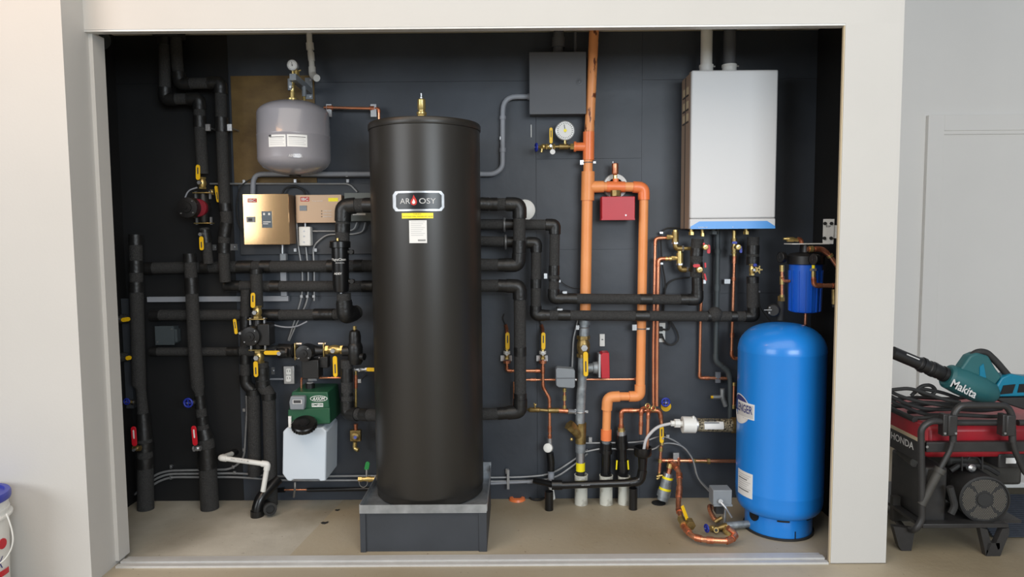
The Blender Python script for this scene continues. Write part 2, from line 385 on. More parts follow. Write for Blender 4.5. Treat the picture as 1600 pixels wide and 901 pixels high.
MB().box(px0, px1+.003, 3.852, 3.855, .207, .262).build('pan_lip', 'pan_metal', pn)
TY = 3.575; TR = .2835; tc_ = W(664.5, 205, TY); TX = W(667, 400, TY).x; TZ1 = W(664, 196, TY).z
tk = thing('buffer_tank', 'tall matt black cylindrical hot water buffer tank in the middle of the closet', 'tank', (TX, TY, .211))
MB().lathe([(TR-.012, .211), (TR-.004, .216), (TR-.004, .245), (TR-.001, .25), (TR, .26), (TR, TZ1-.035)], V((TX, TY, 0)), seg=72).build('tank_shell', 'tank_black', tk)
MB().lathe([(TR+.003, TZ1-.034), (TR+.005, TZ1-.03), (TR+.005, TZ1-.008), (TR, TZ1), (0, TZ1)], V((TX, TY, 0)), seg=72).build('top_cap', 'tank_black', tk)
def tank_patch(x0, y0, x1, y1, name, mt, th=.0015, cut=0, parent=tk, c=(TX, TY, TR)):
    a0, _ = on_cyl(x0, (y0+y1)/2, *c); a1, _ = on_cyl(x1, (y0+y1)/2, *c); am = (a0+a1)/2
    Ys = c[1]-c[2]*math.cos(am); z1 = W((x0+x1)/2, y0, Ys).z; z0 = W((x0+x1)/2, y1, Ys).z
    return MB().cpatch(*c, a0, a1, z0, z1, th, cut, 18).build(name, mt, parent), am, (z0+z1)/2, (a1-a0)*c[2], z1-z0
tank_patch(614, 298, 694, 329.5, 'badge_rim', 'steel', .0012, .018)
o, a, z, ww, hh = tank_patch(619, 301, 690, 326.5, 'badge_plate', 'glass_black', .0016, .012)
text_cyl('AR', TX, TY, TR, on_cyl(633, 314, TX, TY, TR)[0], z, .026, .052, 'light_ink', tk)
text_cyl('OSY', TX, TY, TR, on_cyl(668, 314, TX, TY, TR)[0], z, .026, .08, 'light_ink', tk)
aa = on_cyl(646.5, 313, TX, TY, TR)[0]
fl = MB(); fp = [(0, .03), (.006, .018), (.013, .006), (.016, -.006), (.011, -.017), (0, -.021), (-.011, -.017), (-.016, -.006), (-.013, .004), (-.005, .014)]
r2 = TR+.002; fl.prism([V((TX+r2*math.sin(aa+p/r2), TY-r2*math.cos(aa+p/r2), z+q)) for p, q in fp], V((0, -.0006, 0))); fl.build('flame_mark', 'label_red', tk)
fl = MB(); fl.prism([V((TX+r2*math.sin(aa+p*.5/r2), TY-.0009-r2*math.cos(aa+p*.5/r2), z+q*.5-.004)) for p, q in fp], V((0, -.0006, 0))); fl.build('flame_core', 'paper', tk)
o, a, z, ww, hh = tank_patch(628, 332.5, 677, 341, 'warning_label', 'yellow_label', .0006)
o['label'] = 'yellow warning strip'
text_cyl('WARNING', TX, TY, TR-.001, a, z+.008, .006, .04, 'ink', tk)
text_cyl('THIS STORAGE TANK CONTAINS HOT WATER', TX, TY, TR-.001, a, z-.004, .006, .15, 'ink', tk)
o, a, z, ww, hh = tank_patch(639.5, 344, 667, 379.5, 'data_label', 'paper', .0006)
o['label'] = 'white data sticker'
for k in range(8): MB().cpatch(TX, TY, TR+.001, a-.12, a+.12-.03*(k % 3), z+hh*(.42-.085*k), z+hh*(.42-.085*k)+.003, .0004).build('print_line', 'light_ink', tk)
for k in range(16):
    aa = a+.0+k*.008; MB().cpatch(TX, TY, TR+.001, aa, aa+(.003 if k % 3 else .005), z-hh*.42, z-hh*.34, .0004, seg=1).build('barcode_bar', 'ink', tk)
vb = V((TX-.012, TY-.02, TZ1))
av = thing('air_vent', 'brass automatic air vent screwed into the top of the tall black tank', 'vent', vb)
MB().hexnut(vb, vb+V((0, 0, .045)), .030).build('hex_base', 'brass', av)
MB().lathe([(.022, .045), (.026, .055), (.026, .062), (.018, .068), (.018, .075), (.021, .08), (.021, .125), (.017, .13)], vb, seg=24).build('vent_body', 'brass', av)
MB().lathe([(.009, .13), (.009, .14), (.005, .143), (.006, .158), (.003, .16)], vb, seg=12).build('vent_cap', 'steel', av)
# ------------------------------------------------------------------ insulated pipes, left half
YA = 3.918; YM = 3.842
IP = 'insulated_pipe'
run(IP, 'black insulated pipe dropping from the ceiling at far left, stepping right to the red-and-black pump', 'pipe', 'foam', [(257, 50), (258, 155), (311, 154), (312.5, 200), (317, 272)], 17, YM, elbow='tape', bands=[(2, .6, .98), (0, .0, .2)], clips=[(321, 194, 328, 204)])
run(IP, 'black insulated pipe from the ceiling, stepping right and down beside the plywood patch', 'pipe', 'foam', [(274, 50), (277, 100), (281, 131), (344, 129), (347, 220), (351, 315), (354, 345), (350, 372), (350, 410), (352, 440, YA-.07)], 17, YM, elbow='tape', bands=[(3, .6, .85), (5, .1, .5), (6, .1, .9), (7, .2, .6)], clips=[(355, 194, 362, 204)])
c = W(264, 52, YM); tag(MB().box(c.x-.07, c.x+.07, YM-.05, YM+.05, ZC-.05, ZC-.001).build('ceiling_collar', 'rubber', bevel=.006), 'dark collar where the two left pipes pass through the ceiling', 'collar')
run(IP, 'thin dark insulated pipe between the red-and-black pump and the upper left cross pipe', 'pipe', 'foam', [(319, 356), (323, 385), (326, 412)], 15, 3.85, bands=[(0, .1, .8)])
run(IP, 'upper horizontal black insulated pipe running behind the magnetic filter to the tank', 'pipe', 'foam', [(228, 419), (330, 417), (590, 415)], 18, YA, bands=[(0, .0, .12), (0, .85, .98), (1, .16, .25), (1, .3, .36), (1, .7, .78), (1, .86, .91)])
run(IP, 'second horizontal black insulated pipe, just below the upper one, running to the tank', 'pipe', 'foam', [(352, 447), (590, 447)], 17, YA, bands=[(0, .3, .36), (0, .0, .1), (0, .9, .97)])
run(IP, 'third horizontal black insulated pipe crossing behind both left standing pipes at mid height', 'pipe', 'foam', [(236, 492), (380, 492), (440, 492), (500, 491), (545, 491, YA-.045)], 17, YA, bands=[(0, .0, .1), (1, .5, .95), (2, .85, .99), (3, .0, .5)])
run(IP, 'lowest horizontal black insulated pipe crossing behind the left standing pipes below the square box', 'pipe', 'foam', [(236, 549), (374, 549)], 14, YA, bands=[(0, .0, .08), (0, .87, .99)])
# standing risers
def riser(label, pts, wid):
    P = [W(a, b, YM) for a, b in pts]; P[-1].z = .002; t = thing(IP, label, 'pipe', P[-1]); r = [q/2*S(YM) for q in wid]
    MB().rings(P, r, 20).build('pipe', 'foam', t); return t, P, r
def rband(t, P, r, i, a, b, k=1.07):
    p0, p1 = P[i].lerp(P[i+1], a), P[i].lerp(P[i+1], b); MB().cyl(p0, p1, (r[i]*(1-a)+r[i+1]*a)*k, (r[i]*(1-b)+r[i+1]*b)*k).build('tape_wrap', 'tape', t)
t, P, r = riser('leftmost thick black insulated pipe standing on the floor, topped with tape', [(212, 366), (213, 440), (217, 600), (220, 606), (223, 640), (226, 690), (227, 730), (228, 797)], [19, 20, 21, 15, 16, 23, 24, 25])
for q in ((0, 0, .22), (0, .55, .8), (1, 0, .1), (4, .1, .9), (5, .0, .35), (5, .6, 1)): rband(t, P, r, *q)
t, P, r = riser('second thick black insulated pipe standing on the floor, left of the flexible conduits bend', [(296, 396), (299, 440), (304, 540), (309, 604), (311, 612), (314, 640), (317, 665), (322, 690), (325, 735), (328, 796)], [18, 19, 20, 20, 14, 16, 17, 25, 27, 28])
for q in ((0, 0, .3), (0, .85, 1), (1, 0, .18), (4, .2, .9), (5, .4, .9), (6, .2, .8), (7, .2, .9)): rband(t, P, r, *q)
# left wall stubs with yellow levers
for (y, lab) in ((497, 'dark pipe stub behind the leftmost standing pipe, upper of two with a yellow lever'), (557, 'dark pipe stub behind the leftmost standing pipe, lower of two with a yellow lever')):
    t = run(IP, lab, 'pipe', 'foam', [(172, y+3, 3.86), (200, y, 3.90)], 15, 3.88, bands=[(0, .3, .6)])
    MB().capsule(189 if y == 497 else 196, y+3, 203 if y == 497 else 205, y+1, 6.5, 3.80).build('handle', 'yellow', t, label='yellow lever')
MB_ = MB().pbox(193, 465, 205, 640, 3.90, 3.93); tag(MB_.build('support_post', 'dark_board'), 'narrow dark grey upright board behind the leftmost standing pipe', 'board')
# strut channel: horizontal and short upright
t = thing('strut_channel', 'light grey metal channel crossing the wall behind the left standing pipes', 'channel', W(340, 467, YB-.01))
MB().pbox(229, 463, 451, 471, YB-.03, YB-.0065).build('rail', 'grey_pvc', t); MB().pbox(438, 397, 447, 463, YB-.03, YB-.0065).build('upright', 'grey_pvc', t)
# pipes round the second and third pump
run(IP, 'short black insulated pipe feeding the black pump from the cross pipe above', 'pipe', 'foam', [(400, 420), (402, 480)], 18, 3.86, bands=[(0, .0, .12)])
run(IP, 'slim upright black insulated pipe just left of the black pump', 'pipe', 'foam', [(384, 452), (383, 570), (384, 600), (397, 612)], 15, 3.885, elbow='tape', bands=[(0, .35, .55), (0, .8, .98)], fillet=5)
run(IP, 'left one of the two thick foam pipes going down beside the white chemical tank', 'pipe', 'foam', [(396, 608), (397, 660), (398, 742)], 20, 3.88, bands=[(0, 0, .15)])
run(IP, 'right one of the two thick foam pipes by the white chemical tank, reaching the floor', 'pipe', 'foam', [(409, 566), (411, 604), (420, 614), (421, 660), (424, 788)], 20, 3.85, bands=[(0, .2, .7), (0, .75, .98), (2, .0, .2)], band_mt='tape')
run(IP, 'wide dark insulated pipe entering the left end of the horizontal pump', 'pipe', 'foam', [(376, 548), (436, 548), (445, 548), (459, 548)], 17, 3.88, bands=[(1, 0, 1), (2, .0, .9)], bscale=1.35)
run(IP, 'black insulated pipe from the tank top left bending down into the magnetic filter', 'pipe', 'foam', [(592, 320, 3.70), (556, 321), (536, 323), (535, 376)], 22, 3.74, elbow='tape', fillet=8, bands=[(0, .1, .6), (2, .5, .75)], bscale=1.06)
run(IP, 'short black insulated pipe under the magnetic filter bending back to the wall', 'pipe', 'foam', [(537, 458), (539, 494), (558, 487, 3.86)], 22, 3.76, elbow='tape', fillet=8, bands=[(0, .3, .5)])
run(IP, 'black insulated pipe below the air separator turning right into the tank', 'pipe', 'foam', [(542, 562), (543, 646), (600, 649, 3.64)], 19, 3.78, elbow='tape', fillet=9, bands=[(0, .15, .4), (0, .6, .66), (1, .4, .6)], bscale=1.05)
# right side of the tank
YR = 3.90; YR2 = 3.80
run(IP, 'fat black insulated pipe looping from the tank top right down to the middle port', 'pipe', 'foam', [(742, 318, 3.70), (766, 319), (812, 319), (811, 395), (810, 414), (778, 414), (742, 413, 3.70)], 19, 3.725, elbow='tape', fillet=9, bands=[(0, .2, .9), (1, .0, .25), (2, .75, 1), (4, .5, .98)], bscale=1.1)
run(IP, 'upper of two long black insulated pipes from the tank to the boiler', 'pipe', 'foam', [(738, 350), (867, 351), (865, 466), (1090, 468), (1089, 430)], 16, 3.80, elbow='tape', fillet=4, bands=[(0, .38, .5), (1, .55, .68), (1, .73, .76), (2, .04, .16), (2, .6, .68), (3, .3, .9), (2, .88, .94)], bscale=1.07, clips=[(879, 455, 886, 461), (850, 427, 855, 435)])
run(IP, 'lower of two long black insulated pipes from the tank to the boiler', 'pipe', 'foam', [(738, 376), (838, 379), (837, 492), (1105, 494), (1178, 494), (1177, 478)], 16, 3.80, elbow='tape', fillet=4, bands=[(0, .55, .75), (1, .5, .62), (2, .02, .08), (2, .13, .2), (2, .58, .66), (3, .0, .08), (3, .5, .62), ], bscale=1.07, clips=[(871, 482, 879, 487)])
c = W(1117, 491, 3.80); tag(MB().ball(c, .043).build('insulated_joint', 'foam'), 'taped round bulge on the lower long insulated pipe below the boiler', 'joint')
run(IP, 'fat black insulated pipe dropping right of the tank and returning low into its side', 'pipe', 'foam', [(738, 446, 3.72), (775, 446), (812, 447), (813, 643), (776, 646), (742, 647, 3.70)], 19, 3.73, elbow='tape', fillet=8, bands=[(1, .1, .8), (2, .48, .55), (2, .85, .95), (3, .1, .95)], bscale=1.06)
for (x, y) in ((788, 351), (790, 378)):
    c = W(x, y, 3.80); t = MB(); t.torus(c, V((1, 0, 0)), .036, .006).box(c.x-.003, c.x+.003, c.y, YB-.007, c.z-.04, c.z-.034)
    tag(t.build('pipe_clamp', 'steel'), 'metal pipe clamp on the %s thin horizontal pipe just right of the tank' % ('upper' if y < 360 else 'lower'), 'clamp')
t = MB(); c = W(820, 328, YB-.02); t.lathe([(.0, -.006), (.05, -.006), (.06, 0), (.06, .013)], c, V((0, 1, 0)))
tag(t.build('wall_escutcheon', 'white_plastic'), 'white round wall cover behind the fat looping pipe', 'cover')
# ------------------------------------------------------------------ valves, pumps, gauges
def hnd(x0, y0, x1, y1, wpx, Y, t, mt='yellow', print_=True):
    h = MB().capsule(x0, y0, x1, y1, wpx, Y, .006).build('handle', mt, t, bevel=.001)
    if print_ and abs(y1-y0) > 14:
        xm, ym = (x0*.4+x1*.6), (y0*.4+y1*.6); d = 5
        MB().capsule(xm-(x1-x0)*.22, ym-(y1-y0)*.22, xm+(x1-x0)*.22, ym+(y1-y0)*.22, wpx*.28, Y-.0006, .0008).build('print_mark', 'ink' if mt == 'yellow' else 'paper', h)
    return h
def ball_valve(label, x, y, Y, ax, L, wd, h=None, hm='yellow', bm='brass', stem=True, cat='valve'):
    c = W(x, y, Y); s = S(Y); d = V((0, 0, 1)) if ax == 'v' else V((1, 0, 0)) if ax == 'h' else V(ax).normalized(); L *= s; r = wd/2*s
    t = thing('ball_valve', label, cat, c-d*L/2 if ax == 'v' else c)
    MB().rings([c-d*L*.38, c-d*L*.25, c-d*L*.1, c+d*L*.1, c+d*L*.25, c+d*L*.38], [r*.7, r*.85, r, r, r*.85, r*.7], 16).build('body', bm, t)
    for sg in (-1, 1): MB().hexnut(c+d*sg*L*.34, c+d*sg*L*.5, r*1.0).build('hex_end', bm, t)
    if stem:
        MB().cyl(c, c-V((0, r+.014, 0)), r*.42).cyl(c-V((0, r+.01, 0)), c-V((0, r+.022, 0)), r*.5, seg=6).build('stem', 'steel', t)
    if h: hnd(*h, Y-r-.017, t, hm)
    return t
def gauge(label, x, y, Y, rpx, stem=None, face=V((0, -1, 0)), dial='paper', case='steel', hub=None):
    c = W(x, y, Y); r = rpx*S(Y); t = thing('pressure_gauge', label, 'gauge', c-V((0, 0, r)))
    b = c-face*.02
    MB().lathe([(r*.5, 0), (r*.97, .002), (r, .006), (r, .026), (r*.92, .028), (r*.9, .0235), (0, .0235)], b, face).build('case', case, t)
    f = MB().lathe([(r*.89, .0238), (r*.89, .0243), (0, .0243)], b, face).build('dial', dial, t)
    u, v = frame_of(face); q = b+face*.0248; m = MB()
    for k in range(24):
        a = 2*math.pi*k/24; e = u*math.cos(a)+v*math.sin(a); m.obb(q+e*r*.68, q+e*r*.82, r*.05, .0006, face)
    m.build('scale_marks', 'ink', f, kind='stuff')
    MB().obb(q-V((0, 0, r*.2)), q+V((-r*.1, 0, r*.6)), r*.07, .001, face).cyl(q, q+face*.002, r*.1).build('needle', 'ink', f)
    if hub: MB().cyl(q+face*.002, q+face*.003, r*.16).build('hub_label', hub, f)
    if stem: MB().tube([c+V((0, 0, -r*.9)), c+V((0, 0, -r-stem*S(Y)))], .006, seg=8).build('stem', 'brass', t)
    return t
def pump(label, x, y, Y, motor, accent=None, Lp=58, rm=14, off=0, horizontal=False, box=None):
    s = S(Y); c = W(x, y, Y); d = V((1, 0, 0)) if horizontal else V((0, 0, 1)); e = V((0, 0, 1)) if horizontal else V((1, 0, 0)); L = Lp*s
    t = thing('circulator_pump', label, 'pump', c-d*L/2)
    MB().rings([c-d*L*.42, c-d*L*.2, c, c+d*L*.2, c+d*L*.42], [.022, .03, .042, .03, .022], 18).build('volute', 'black_plastic', t)
    for sg in (-1, 1):
        q = c+d*sg*L*.45
        MB().obb(q-e*.048, q+e*.048, .006, .05, V((0, -1, 0))).build('flange', 'brass', t, bevel=.002)
        for s2 in (-1, 1): MB().hexnut(q+e*s2*.04-d*sg*.034-V((0, .0, 0)), q+e*s2*.04+d*sg*.008, .0075).build('bolt', 'steel', t)
    m = c+V((off*s, 0, 0)); r = rm*s
    MB().lathe([(r*.8, 0), (r, .01), (r, .07), (r*.96, .09), (r*.55, .094)], m, V((0, -1, 0)), 28).build('motor', motor, t)
    if accent: MB().lathe([(r*.8, 0), (r*.86, .004), (r*.86, .04), (r*.8, .044)], m+V((.036, .0, 0)), V((0, -1, 0)), 24).build('motor_ring', accent, t, label='dark red motor housing')
    MB().lathe([(r*.5, .094), (r*.48, .1), (r*.16, .101), (r*.15, .105)], m, V((0, -1, 0)), 24).build('end_plug', 'black', t)
    for (a, b) in ((.55, .6), (-.55, -.55), (.6, -.5)): MB().cyl(m+V((a*r, -.089, b*r)), m+V((a*r, -.097, b*r)), .004, seg=6).build('screw', 'steel', t)
    if box: MB().pbox(*box, Y-.07, Y+.02).build('terminal_box', 'black_plastic', t, bevel=.004)
    return t
YP = 3.84
pump('black circulator pump with dark red ring, high on the left wall under a yellow lever', 318, 325, YP, 'black_plastic', 'maroon', 52, 16, -14)
ball_valve('brass valve with yellow lever on top of the red-ringed pump', 316, 286, YP, 'v', 18, 12, (309, 281, 309, 257, 6.5))
ball_valve('slim yellow lever valve hidden behind the plywood-side pipe, beside the red-ringed pump', 331, 300, 3.90, 'v', 8, 6, (337, 290, 341, 316, 5))
ball_valve('dark valve with yellow lever just below the red-ringed pump', 318, 366, YP, 'v', 14, 12, (314, 369, 315, 391, 6.5), bm='black_plastic')
pump('square black circulator pump on the vertical pipe, left of the electrical outlet', 403, 522, YP, 'black_plastic', None, 54, 15, -3, box=(402, 506, 421, 540))
ball_valve('brass valve with yellow lever pointing up on top of the square black pump', 402, 487, YP, 'v', 20, 14, (395, 481, 395, 457, 7))
ball_valve('side valve with slim yellow lever left of the square black pump', 379, 519, 3.80, 'h', 14, 9, (369, 522, 366, 498, 5), bm='black_plastic')
ball_valve('brass valve with yellow lever pointing down under the square black pump', 405, 557, YP, 'v', 20, 16, (399, 564, 400, 589, 7))
ball_valve('valve with horizontal yellow lever between the two lower left pumps', 440, 550, 3.82, 'h', 20, 14, (438, 551, 412, 551, 6.5), bm='tape')
pump('horizontal black circulator pump with round face above the green feeder', 485, 548, 3.82, 'black_plastic', None, 50, 13, -3, True, box=(471, 562, 498, 592))
MB_ = thing('relay_box', 'small black plug box hanging under the horizontal pump', 'box', W(508, 567, 3.80)); MB().pbox(499, 557, 512, 575, 3.78, 3.84).build('case', 'black_plastic', MB_, bevel=.004); MB().disc(505, 566, 3.779, 4).build('plug_face', 'rubber', MB_)
ball_valve('big brass valve with yellow lever pointing down right of the horizontal pump', 523, 546, 3.82, 'h', 28, 15, (523, 556, 524, 589, 7))
# air separator
c = W(555, 548, 3.78); t = thing('air_separator', 'black wrapped air separator with small brass tip left of the tall tank', 'separator', c-V((0, 0, .1)))
MB().lathe([(.032, -.075), (.040, -.06), (.042, .02), (.037, .04), (.033, .045), (.033, .085), (.028, .11), (.012, .12)], c, seg=24).build('vessel', 'tape', t)
MB().tube([c+V((.03, -.01, -.03)), c+V((.055, -.02, -.03))], .02, seg=12).build('side_port', 'tape', t)
MB().tube([c+V((-.03, 0, .0)), c+V((-.07, 0, 0))], .028, seg=14).build('inlet', 'tape', t)
MB().hexnut(c+V((0, 0, .118)), c+V((0, 0, .14)), .01).build('bleed_tip', 'brass', t)
# magnetic filter
c0 = W(533, 455, 3.745); c1 = W(531, 376, 3.745); h = c1.z-c0.z
t = thing('magnetic_filter', 'glossy black magnetic filter canister hanging left of the tall tank', 'filter', c0)
MB().lathe([(.03, -.004), (.040, .0), (.044, .03), (.047, h*.8), (.047, h*.86)], c0, seg=32).build('canister', 'abs', t)
MB().lathe([(.055, h*.86), (.057, h*.87), (.057, h*.98), (.05, h)], c0, seg=32).build('screw_cap', 'abs', t)
MB().cyl(c0+V((0, 0, -.012)), c0+V((0, 0, -.003)), .009).build('drain_plug', 'steel', t); MB().cyl(c0+V((.0, -.045, h)), c0+V((0, -.045, h+.014)), .007).build('bleed_screw', 'brass', t)
for q in (.2, .78): MB().cyl(c0+V((.045, 0, h*q)), c0+V((.075, 0, h*q)), .014, .011).cyl(c0+V((.062, -.015, h*q)), c0+V((.062, .015, h*q)), .012).build('side_knob', 'black', t)
text_cyl('MagnaClean', c0.x, c0.y, .0455, 0, c0.z+h*.63, .018, .085, 'paper', t); text_cyl('PROFESSIONAL', c0.x, c0.y, .0445, .2, c0.z+h*.57, .006, .05, 'light_ink', t)
text_cyl('ADEY', c0.x, c0.y, .044, -.1, c0.z+h*.36, .011, .045, 'paper', t, bold=.02)
for (x0, y0, x1, y1, lab) in ((332, 382, 338, 391, 'small zinc plate on the wall left of the dropping insulated pipe'), (360, 381, 371, 391, 'small zinc plate at the lower left corner of the grey backing board'), (424, 573, 429, 585, 'small zinc plate left of the electrical outlet box')):
    m = MB().pbox(x0, y0, x1, y1, YB-.012, YB-.0065); c = W((x0+x1)/2, (y0+y1)/2, YB-.012); m.cyl(c-V((0, .006, 0)), c, .006, seg=8); tag(m.build('zinc_plate', 'steel'), lab, 'plate')
for (x, y, w_, lab) in ((507, 817, 6, 'dark flake of debris lying on the floor nearest the plinth'), (527, 797, 4, 'small dark flake of debris on the floor below the white chemical tank')):
    a = WZ(x, y); r_ = w_*S(3.6); m = MB().prism([a+V((r_*p, r_*q*1.4, .0005)) for p, q in ((-1, 0), (-.6, .5), (.1, .3), (.8, .7), (1, .1), (.3, -.5), (-.5, -.4))], V((0, 0, .003))); tag(m.build('debris_flake', 'rubber'), lab, 'debris')
t = MB().cyl(W(142, 52, 3.30), W(156, 62, 3.55), .05, seg=20); tag(t.build('duct_end', 'dark_pvc'), 'dark grey round duct just visible in the top left closet corner', 'duct')
# small valves on standing pipes
def globe(label, x, y, Y, wx, wy, wr, bm='old_brass', km='blue_knob', face=V((0, -1, 0)), plate=None):
    c = W(x, y, Y); t = thing('globe_valve', label, 'valve', c)
    k = W(wx, wy, Y-.05); r = wr*S(Y)
    MB().tube([c, c.lerp(k, .9)], .008, seg=8).build('stem', 'brass', t)
    MB().ball(c, .016).build('body', bm, t)
    m = MB().torus(k, face, r*.8, r*.2, 20, 8); u, v = frame_of(face)
    for a in range(4): e = u*math.cos(a*math.pi/2)+v*math.sin(a*math.pi/2); m.obb(k, k+e*r*.85, r*.25, r*.2, face)
    m.cyl(k-face*.006, k+face*.008, r*.28); m.build('hand_wheel', km, t)
    MB().cyl(k+face*.008, k+face*.012, r*.16, seg=6).build('wheel_nut', 'steel', t)
    if plate: MB().cyl(V((plate.x, YB-.012, plate.z)), V((plate.x, YB-.0065, plate.z)), .03).build('wall_flange', 'yellow', t)
    return t
globe('small blue knob valve wrapped in tape on the leftmost standing pipe', 208, 628, 3.80, 198, 627, 5.5, 'tape')
globe('blue knob valve wrapped in tape on the second standing pipe', 302, 628, 3.80, 294, 629, 8, 'tape')
ball_valve('valve with upright red lever on the leftmost standing pipe', 214, 700, 3.77, 'h', 12, 9, (210, 697, 208, 666, 8), 'red', 'old_brass')
ball_valve('valve with upright red lever on the second standing pipe', 308, 700, 3.76, 'h', 12, 9, (305, 696, 302, 665, 8), 'red', 'steel')
# square dark box
t = thing('junction_box', 'small square dark green grey junction box between the two left standing pipes', 'box', W(259, 539, YB-.04))
MB().pbox(243, 510, 271, 538, YB-.075, YB-.0065).build('case', 'dark_pvc', t, bevel=.003); MB().pbox(242, 509, 272, 539, YB-.079, YB-.0755).build('cover', 'dark_pvc', t, bevel=.001)
for (x, y) in ((268, 514), (246, 534)): MB().disc(x, y, YB-.082, 1.6, .003, 8).build('screw', 'steel', t)
MB().pbox(272, 514, 277, 534, YB-.06, YB-.02).build('side_hub', 'dark_pvc', t)
# ------------------------------------------------------------------ expansion tank assembly
EY = 3.715; ec = W(461, 274, EY); ez = W(461, 156, EY).z-ec.z; er = 54.5*S(EY)
t = thing('expansion_tank', 'round grey enamelled expansion tank hanging high on the left', 'tank', ec)
pr = [(0, 0)]+[(er*math.sin(a), ez*.21*(1-math.cos(a))) for a in [math.pi/2*i/8 for i in range(1, 9)]]
pr += [(er*1.0, ez*.5), (er*1.006, ez*.505), (er*1.006, ez*.515), (er, ez*.52), (er*.985, ez*.8)]+[(er*.985*math.cos(a), ez*(.8+.19*math.sin(a))) for a in [math.pi/2*i/8 for i in range(1, 8)]]+[(er*.14, ez*.992), (0, ez*.992)]
MB().lathe(pr, ec, seg=56).build('shell', 'tank_grey', t)
MB().lathe([(.02, -.008), (.03, -.004), (.035, .006), (.03, .012)], ec, seg=20).build('bottom_cap', 'black', t)
MB().lathe([(.03, 0), (.03, .012), (.016, .016), (.014, .045)], ec+V((0, 0, ez*.985)), seg=20).build('neck', 'brass', t)
cyl = (ec.x, ec.y, er)
for (x0, x1, nm) in ((420, 446.5, 'left'), (448.5, 480, 'right')):
    o, a, z, ww, hh = tank_patch(x0, 210, x1, 229, 'data_label', 'paper', .0006, 0, t, cyl)
    for k in range(5): MB().cpatch(ec.x, ec.y, er+.001, a-ww*.42/er, a+ww*(.42-.08*(k % 2))/er, z+hh*(.28-.15*k), z+hh*(.28-.15*k)+.003, .0004).build('print_line', 'ink' if k == 0 else 'light_ink', o)
tank_patch(420, 210.5, 424, 213.5, 'corner_mark', 'ink', .0012, 0, t, cyl)
o, a, z, ww, hh = tank_patch(452, 240, 472, 246, 'embossing_base', 'tank_grey', .0003, 0, t, cyl)
text_cyl('AMTROL', ec.x, ec.y, er-.001, a, z, .014, .07, 'light_ink', t)
# bracket with channel arm
t = thing('tank_bracket', 'grey steel wall bracket and arm carrying the expansion tank', 'bracket', W(483, 138, YB-.01))
MB().pbox(477, 122, 488, 154, YB-.02, YB-.0065).build('wall_plate', 'grey_enamel', t)
a0 = W(483, 130, YB-.02); a1 = W(456, 120, EY-.05); a1 = V((W(462, 120, EY).x, EY-.05, W(459, 120, EY-.05).z))
MB().obb(a1, V((a0.x, YB-.02, a1.z-.015)), .034, .034, V((0, 0, 1))).build('arm', 'grey_enamel', t)
a2 = V((W(475, 140, 3.80).x, 3.80, a1.z)); MB().tube([a2-V((0, 0, .02)), a2-V((0, 0, .075))], .012, seg=12).build('stub', 'grey_enamel', t); MB().tube([a2-V((0, 0, .07)), a2-V((0, 0, .13))], .008, seg=10).build('stub_fitting', 'brass', t)
for (x, y) in ((485, 125), (485, 151)): MB().disc(x, y, YB-.024, 1.6, .004, 8).build('bolt', 'steel', t)
MB().tube([V((ec.x-.008, EY, a1.z)), V((ec.x-.008, EY, a1.z-.06))], .016, seg=12).build('socket', 'grey_enamel', t)
ball_valve('small brass service valve on the neck of the expansion tank', 457, 138, EY, 'v', 20, 8, None, bm='brass')
gauge('small white dial gauge on top of the expansion tank bracket', 457, 102, EY-.02, 8.5, 8)
c = W(463, 112, EY); t = MB().hexnut(c-V((0, 0, .022)), c+V((0, 0, .006)), .016).cyl(c, c+V((.025, 0, .008)), .004).cyl(c+V((0, 0, .0)), c+V((0, 0, .022)), .007); tag(t.build('bleed_valve', 'brass'), 'tiny brass bleed valve beside the gauge above the expansion tank', 'valve')
# ------------------------------------------------------------------ white pvc drop and small copper line
t = thing('vent_pipe', 'white plastic pipe dropping from the ceiling behind the expansion tank', 'pipe', W(494, 123, 3.85))
P = [W(483, 50, 3.88), W(484, 72, 3.88), W(487, 98, 3.88), W(488, 117, 3.87), W(494, 122, 3.82)]
MB().tube(P, .0155, .02).build('pipe', 'pvc', t)
MB().cyl(W(484, 67, 3.88), W(485, 78, 3.88), .021).build('coupling', 'pvc', t); MB().cyl(W(485.6, 82, 3.88), W(487, 95, 3.88), .0185).build('coupling', 'pvc', t)
MB().tube([W(487.5, 105, 3.88), W(488, 117, 3.87), W(495, 122, 3.82)], .0195, .02).build('elbow', 'pvc', t)
run('copper_pipe', 'thin copper pipe running from the expansion tank right and down behind the black tank', 'pipe', 'copper', [(506, 168), (592, 169.5), (593, 210)], 4.4, 3.90, elbow='copper_fitting', fillet=3, bands=[(0, .06, .16), (0, .84, .92)], band_mt='copper_fitting', band_name='coupling', bscale=1.8, clips=[(510, 163, 518, 182), (579, 163, 588, 182)], seg=12)
# ------------------------------------------------------------------ conduits and cables
def conduit(label, pl, wpx, Y, fillet, joints=(), clips=(), mt='grey_pvc', name='conduit', cat='conduit', rib=0):
    return run(name, label, cat, mt, pl, wpx, Y, fillet=fillet, part='tube', bands=joints, band_mt=mt, band_name='coupling', bscale=1.25, clips=clips, seg=12, rib=rib)
conduit('grey plastic conduit from the copper-coloured box behind the tank up to the grey panel box', [(395, 303, 3.93), (396, 272), (462, 272), (772, 272), (785, 262), (786, 151), (831, 151)], 8, 3.93, 26, [(2, .78, .82), (4, .22, .28), (4, .68, .73), (5, .85, 1)], [(781, 213, 784, 218), (540, 268, 543, 276)])
FX = 'conduit_metal'
conduit('thin flexible metal conduit above the control boxes', [(328, 287), (546, 287), (558, 300)], 3, 3.935, 8, clips=[(379, 281, 383, 286), (459, 280, 463, 285), (541, 280, 545, 285)], mt=FX, name='flexible_conduit', rib=.004)
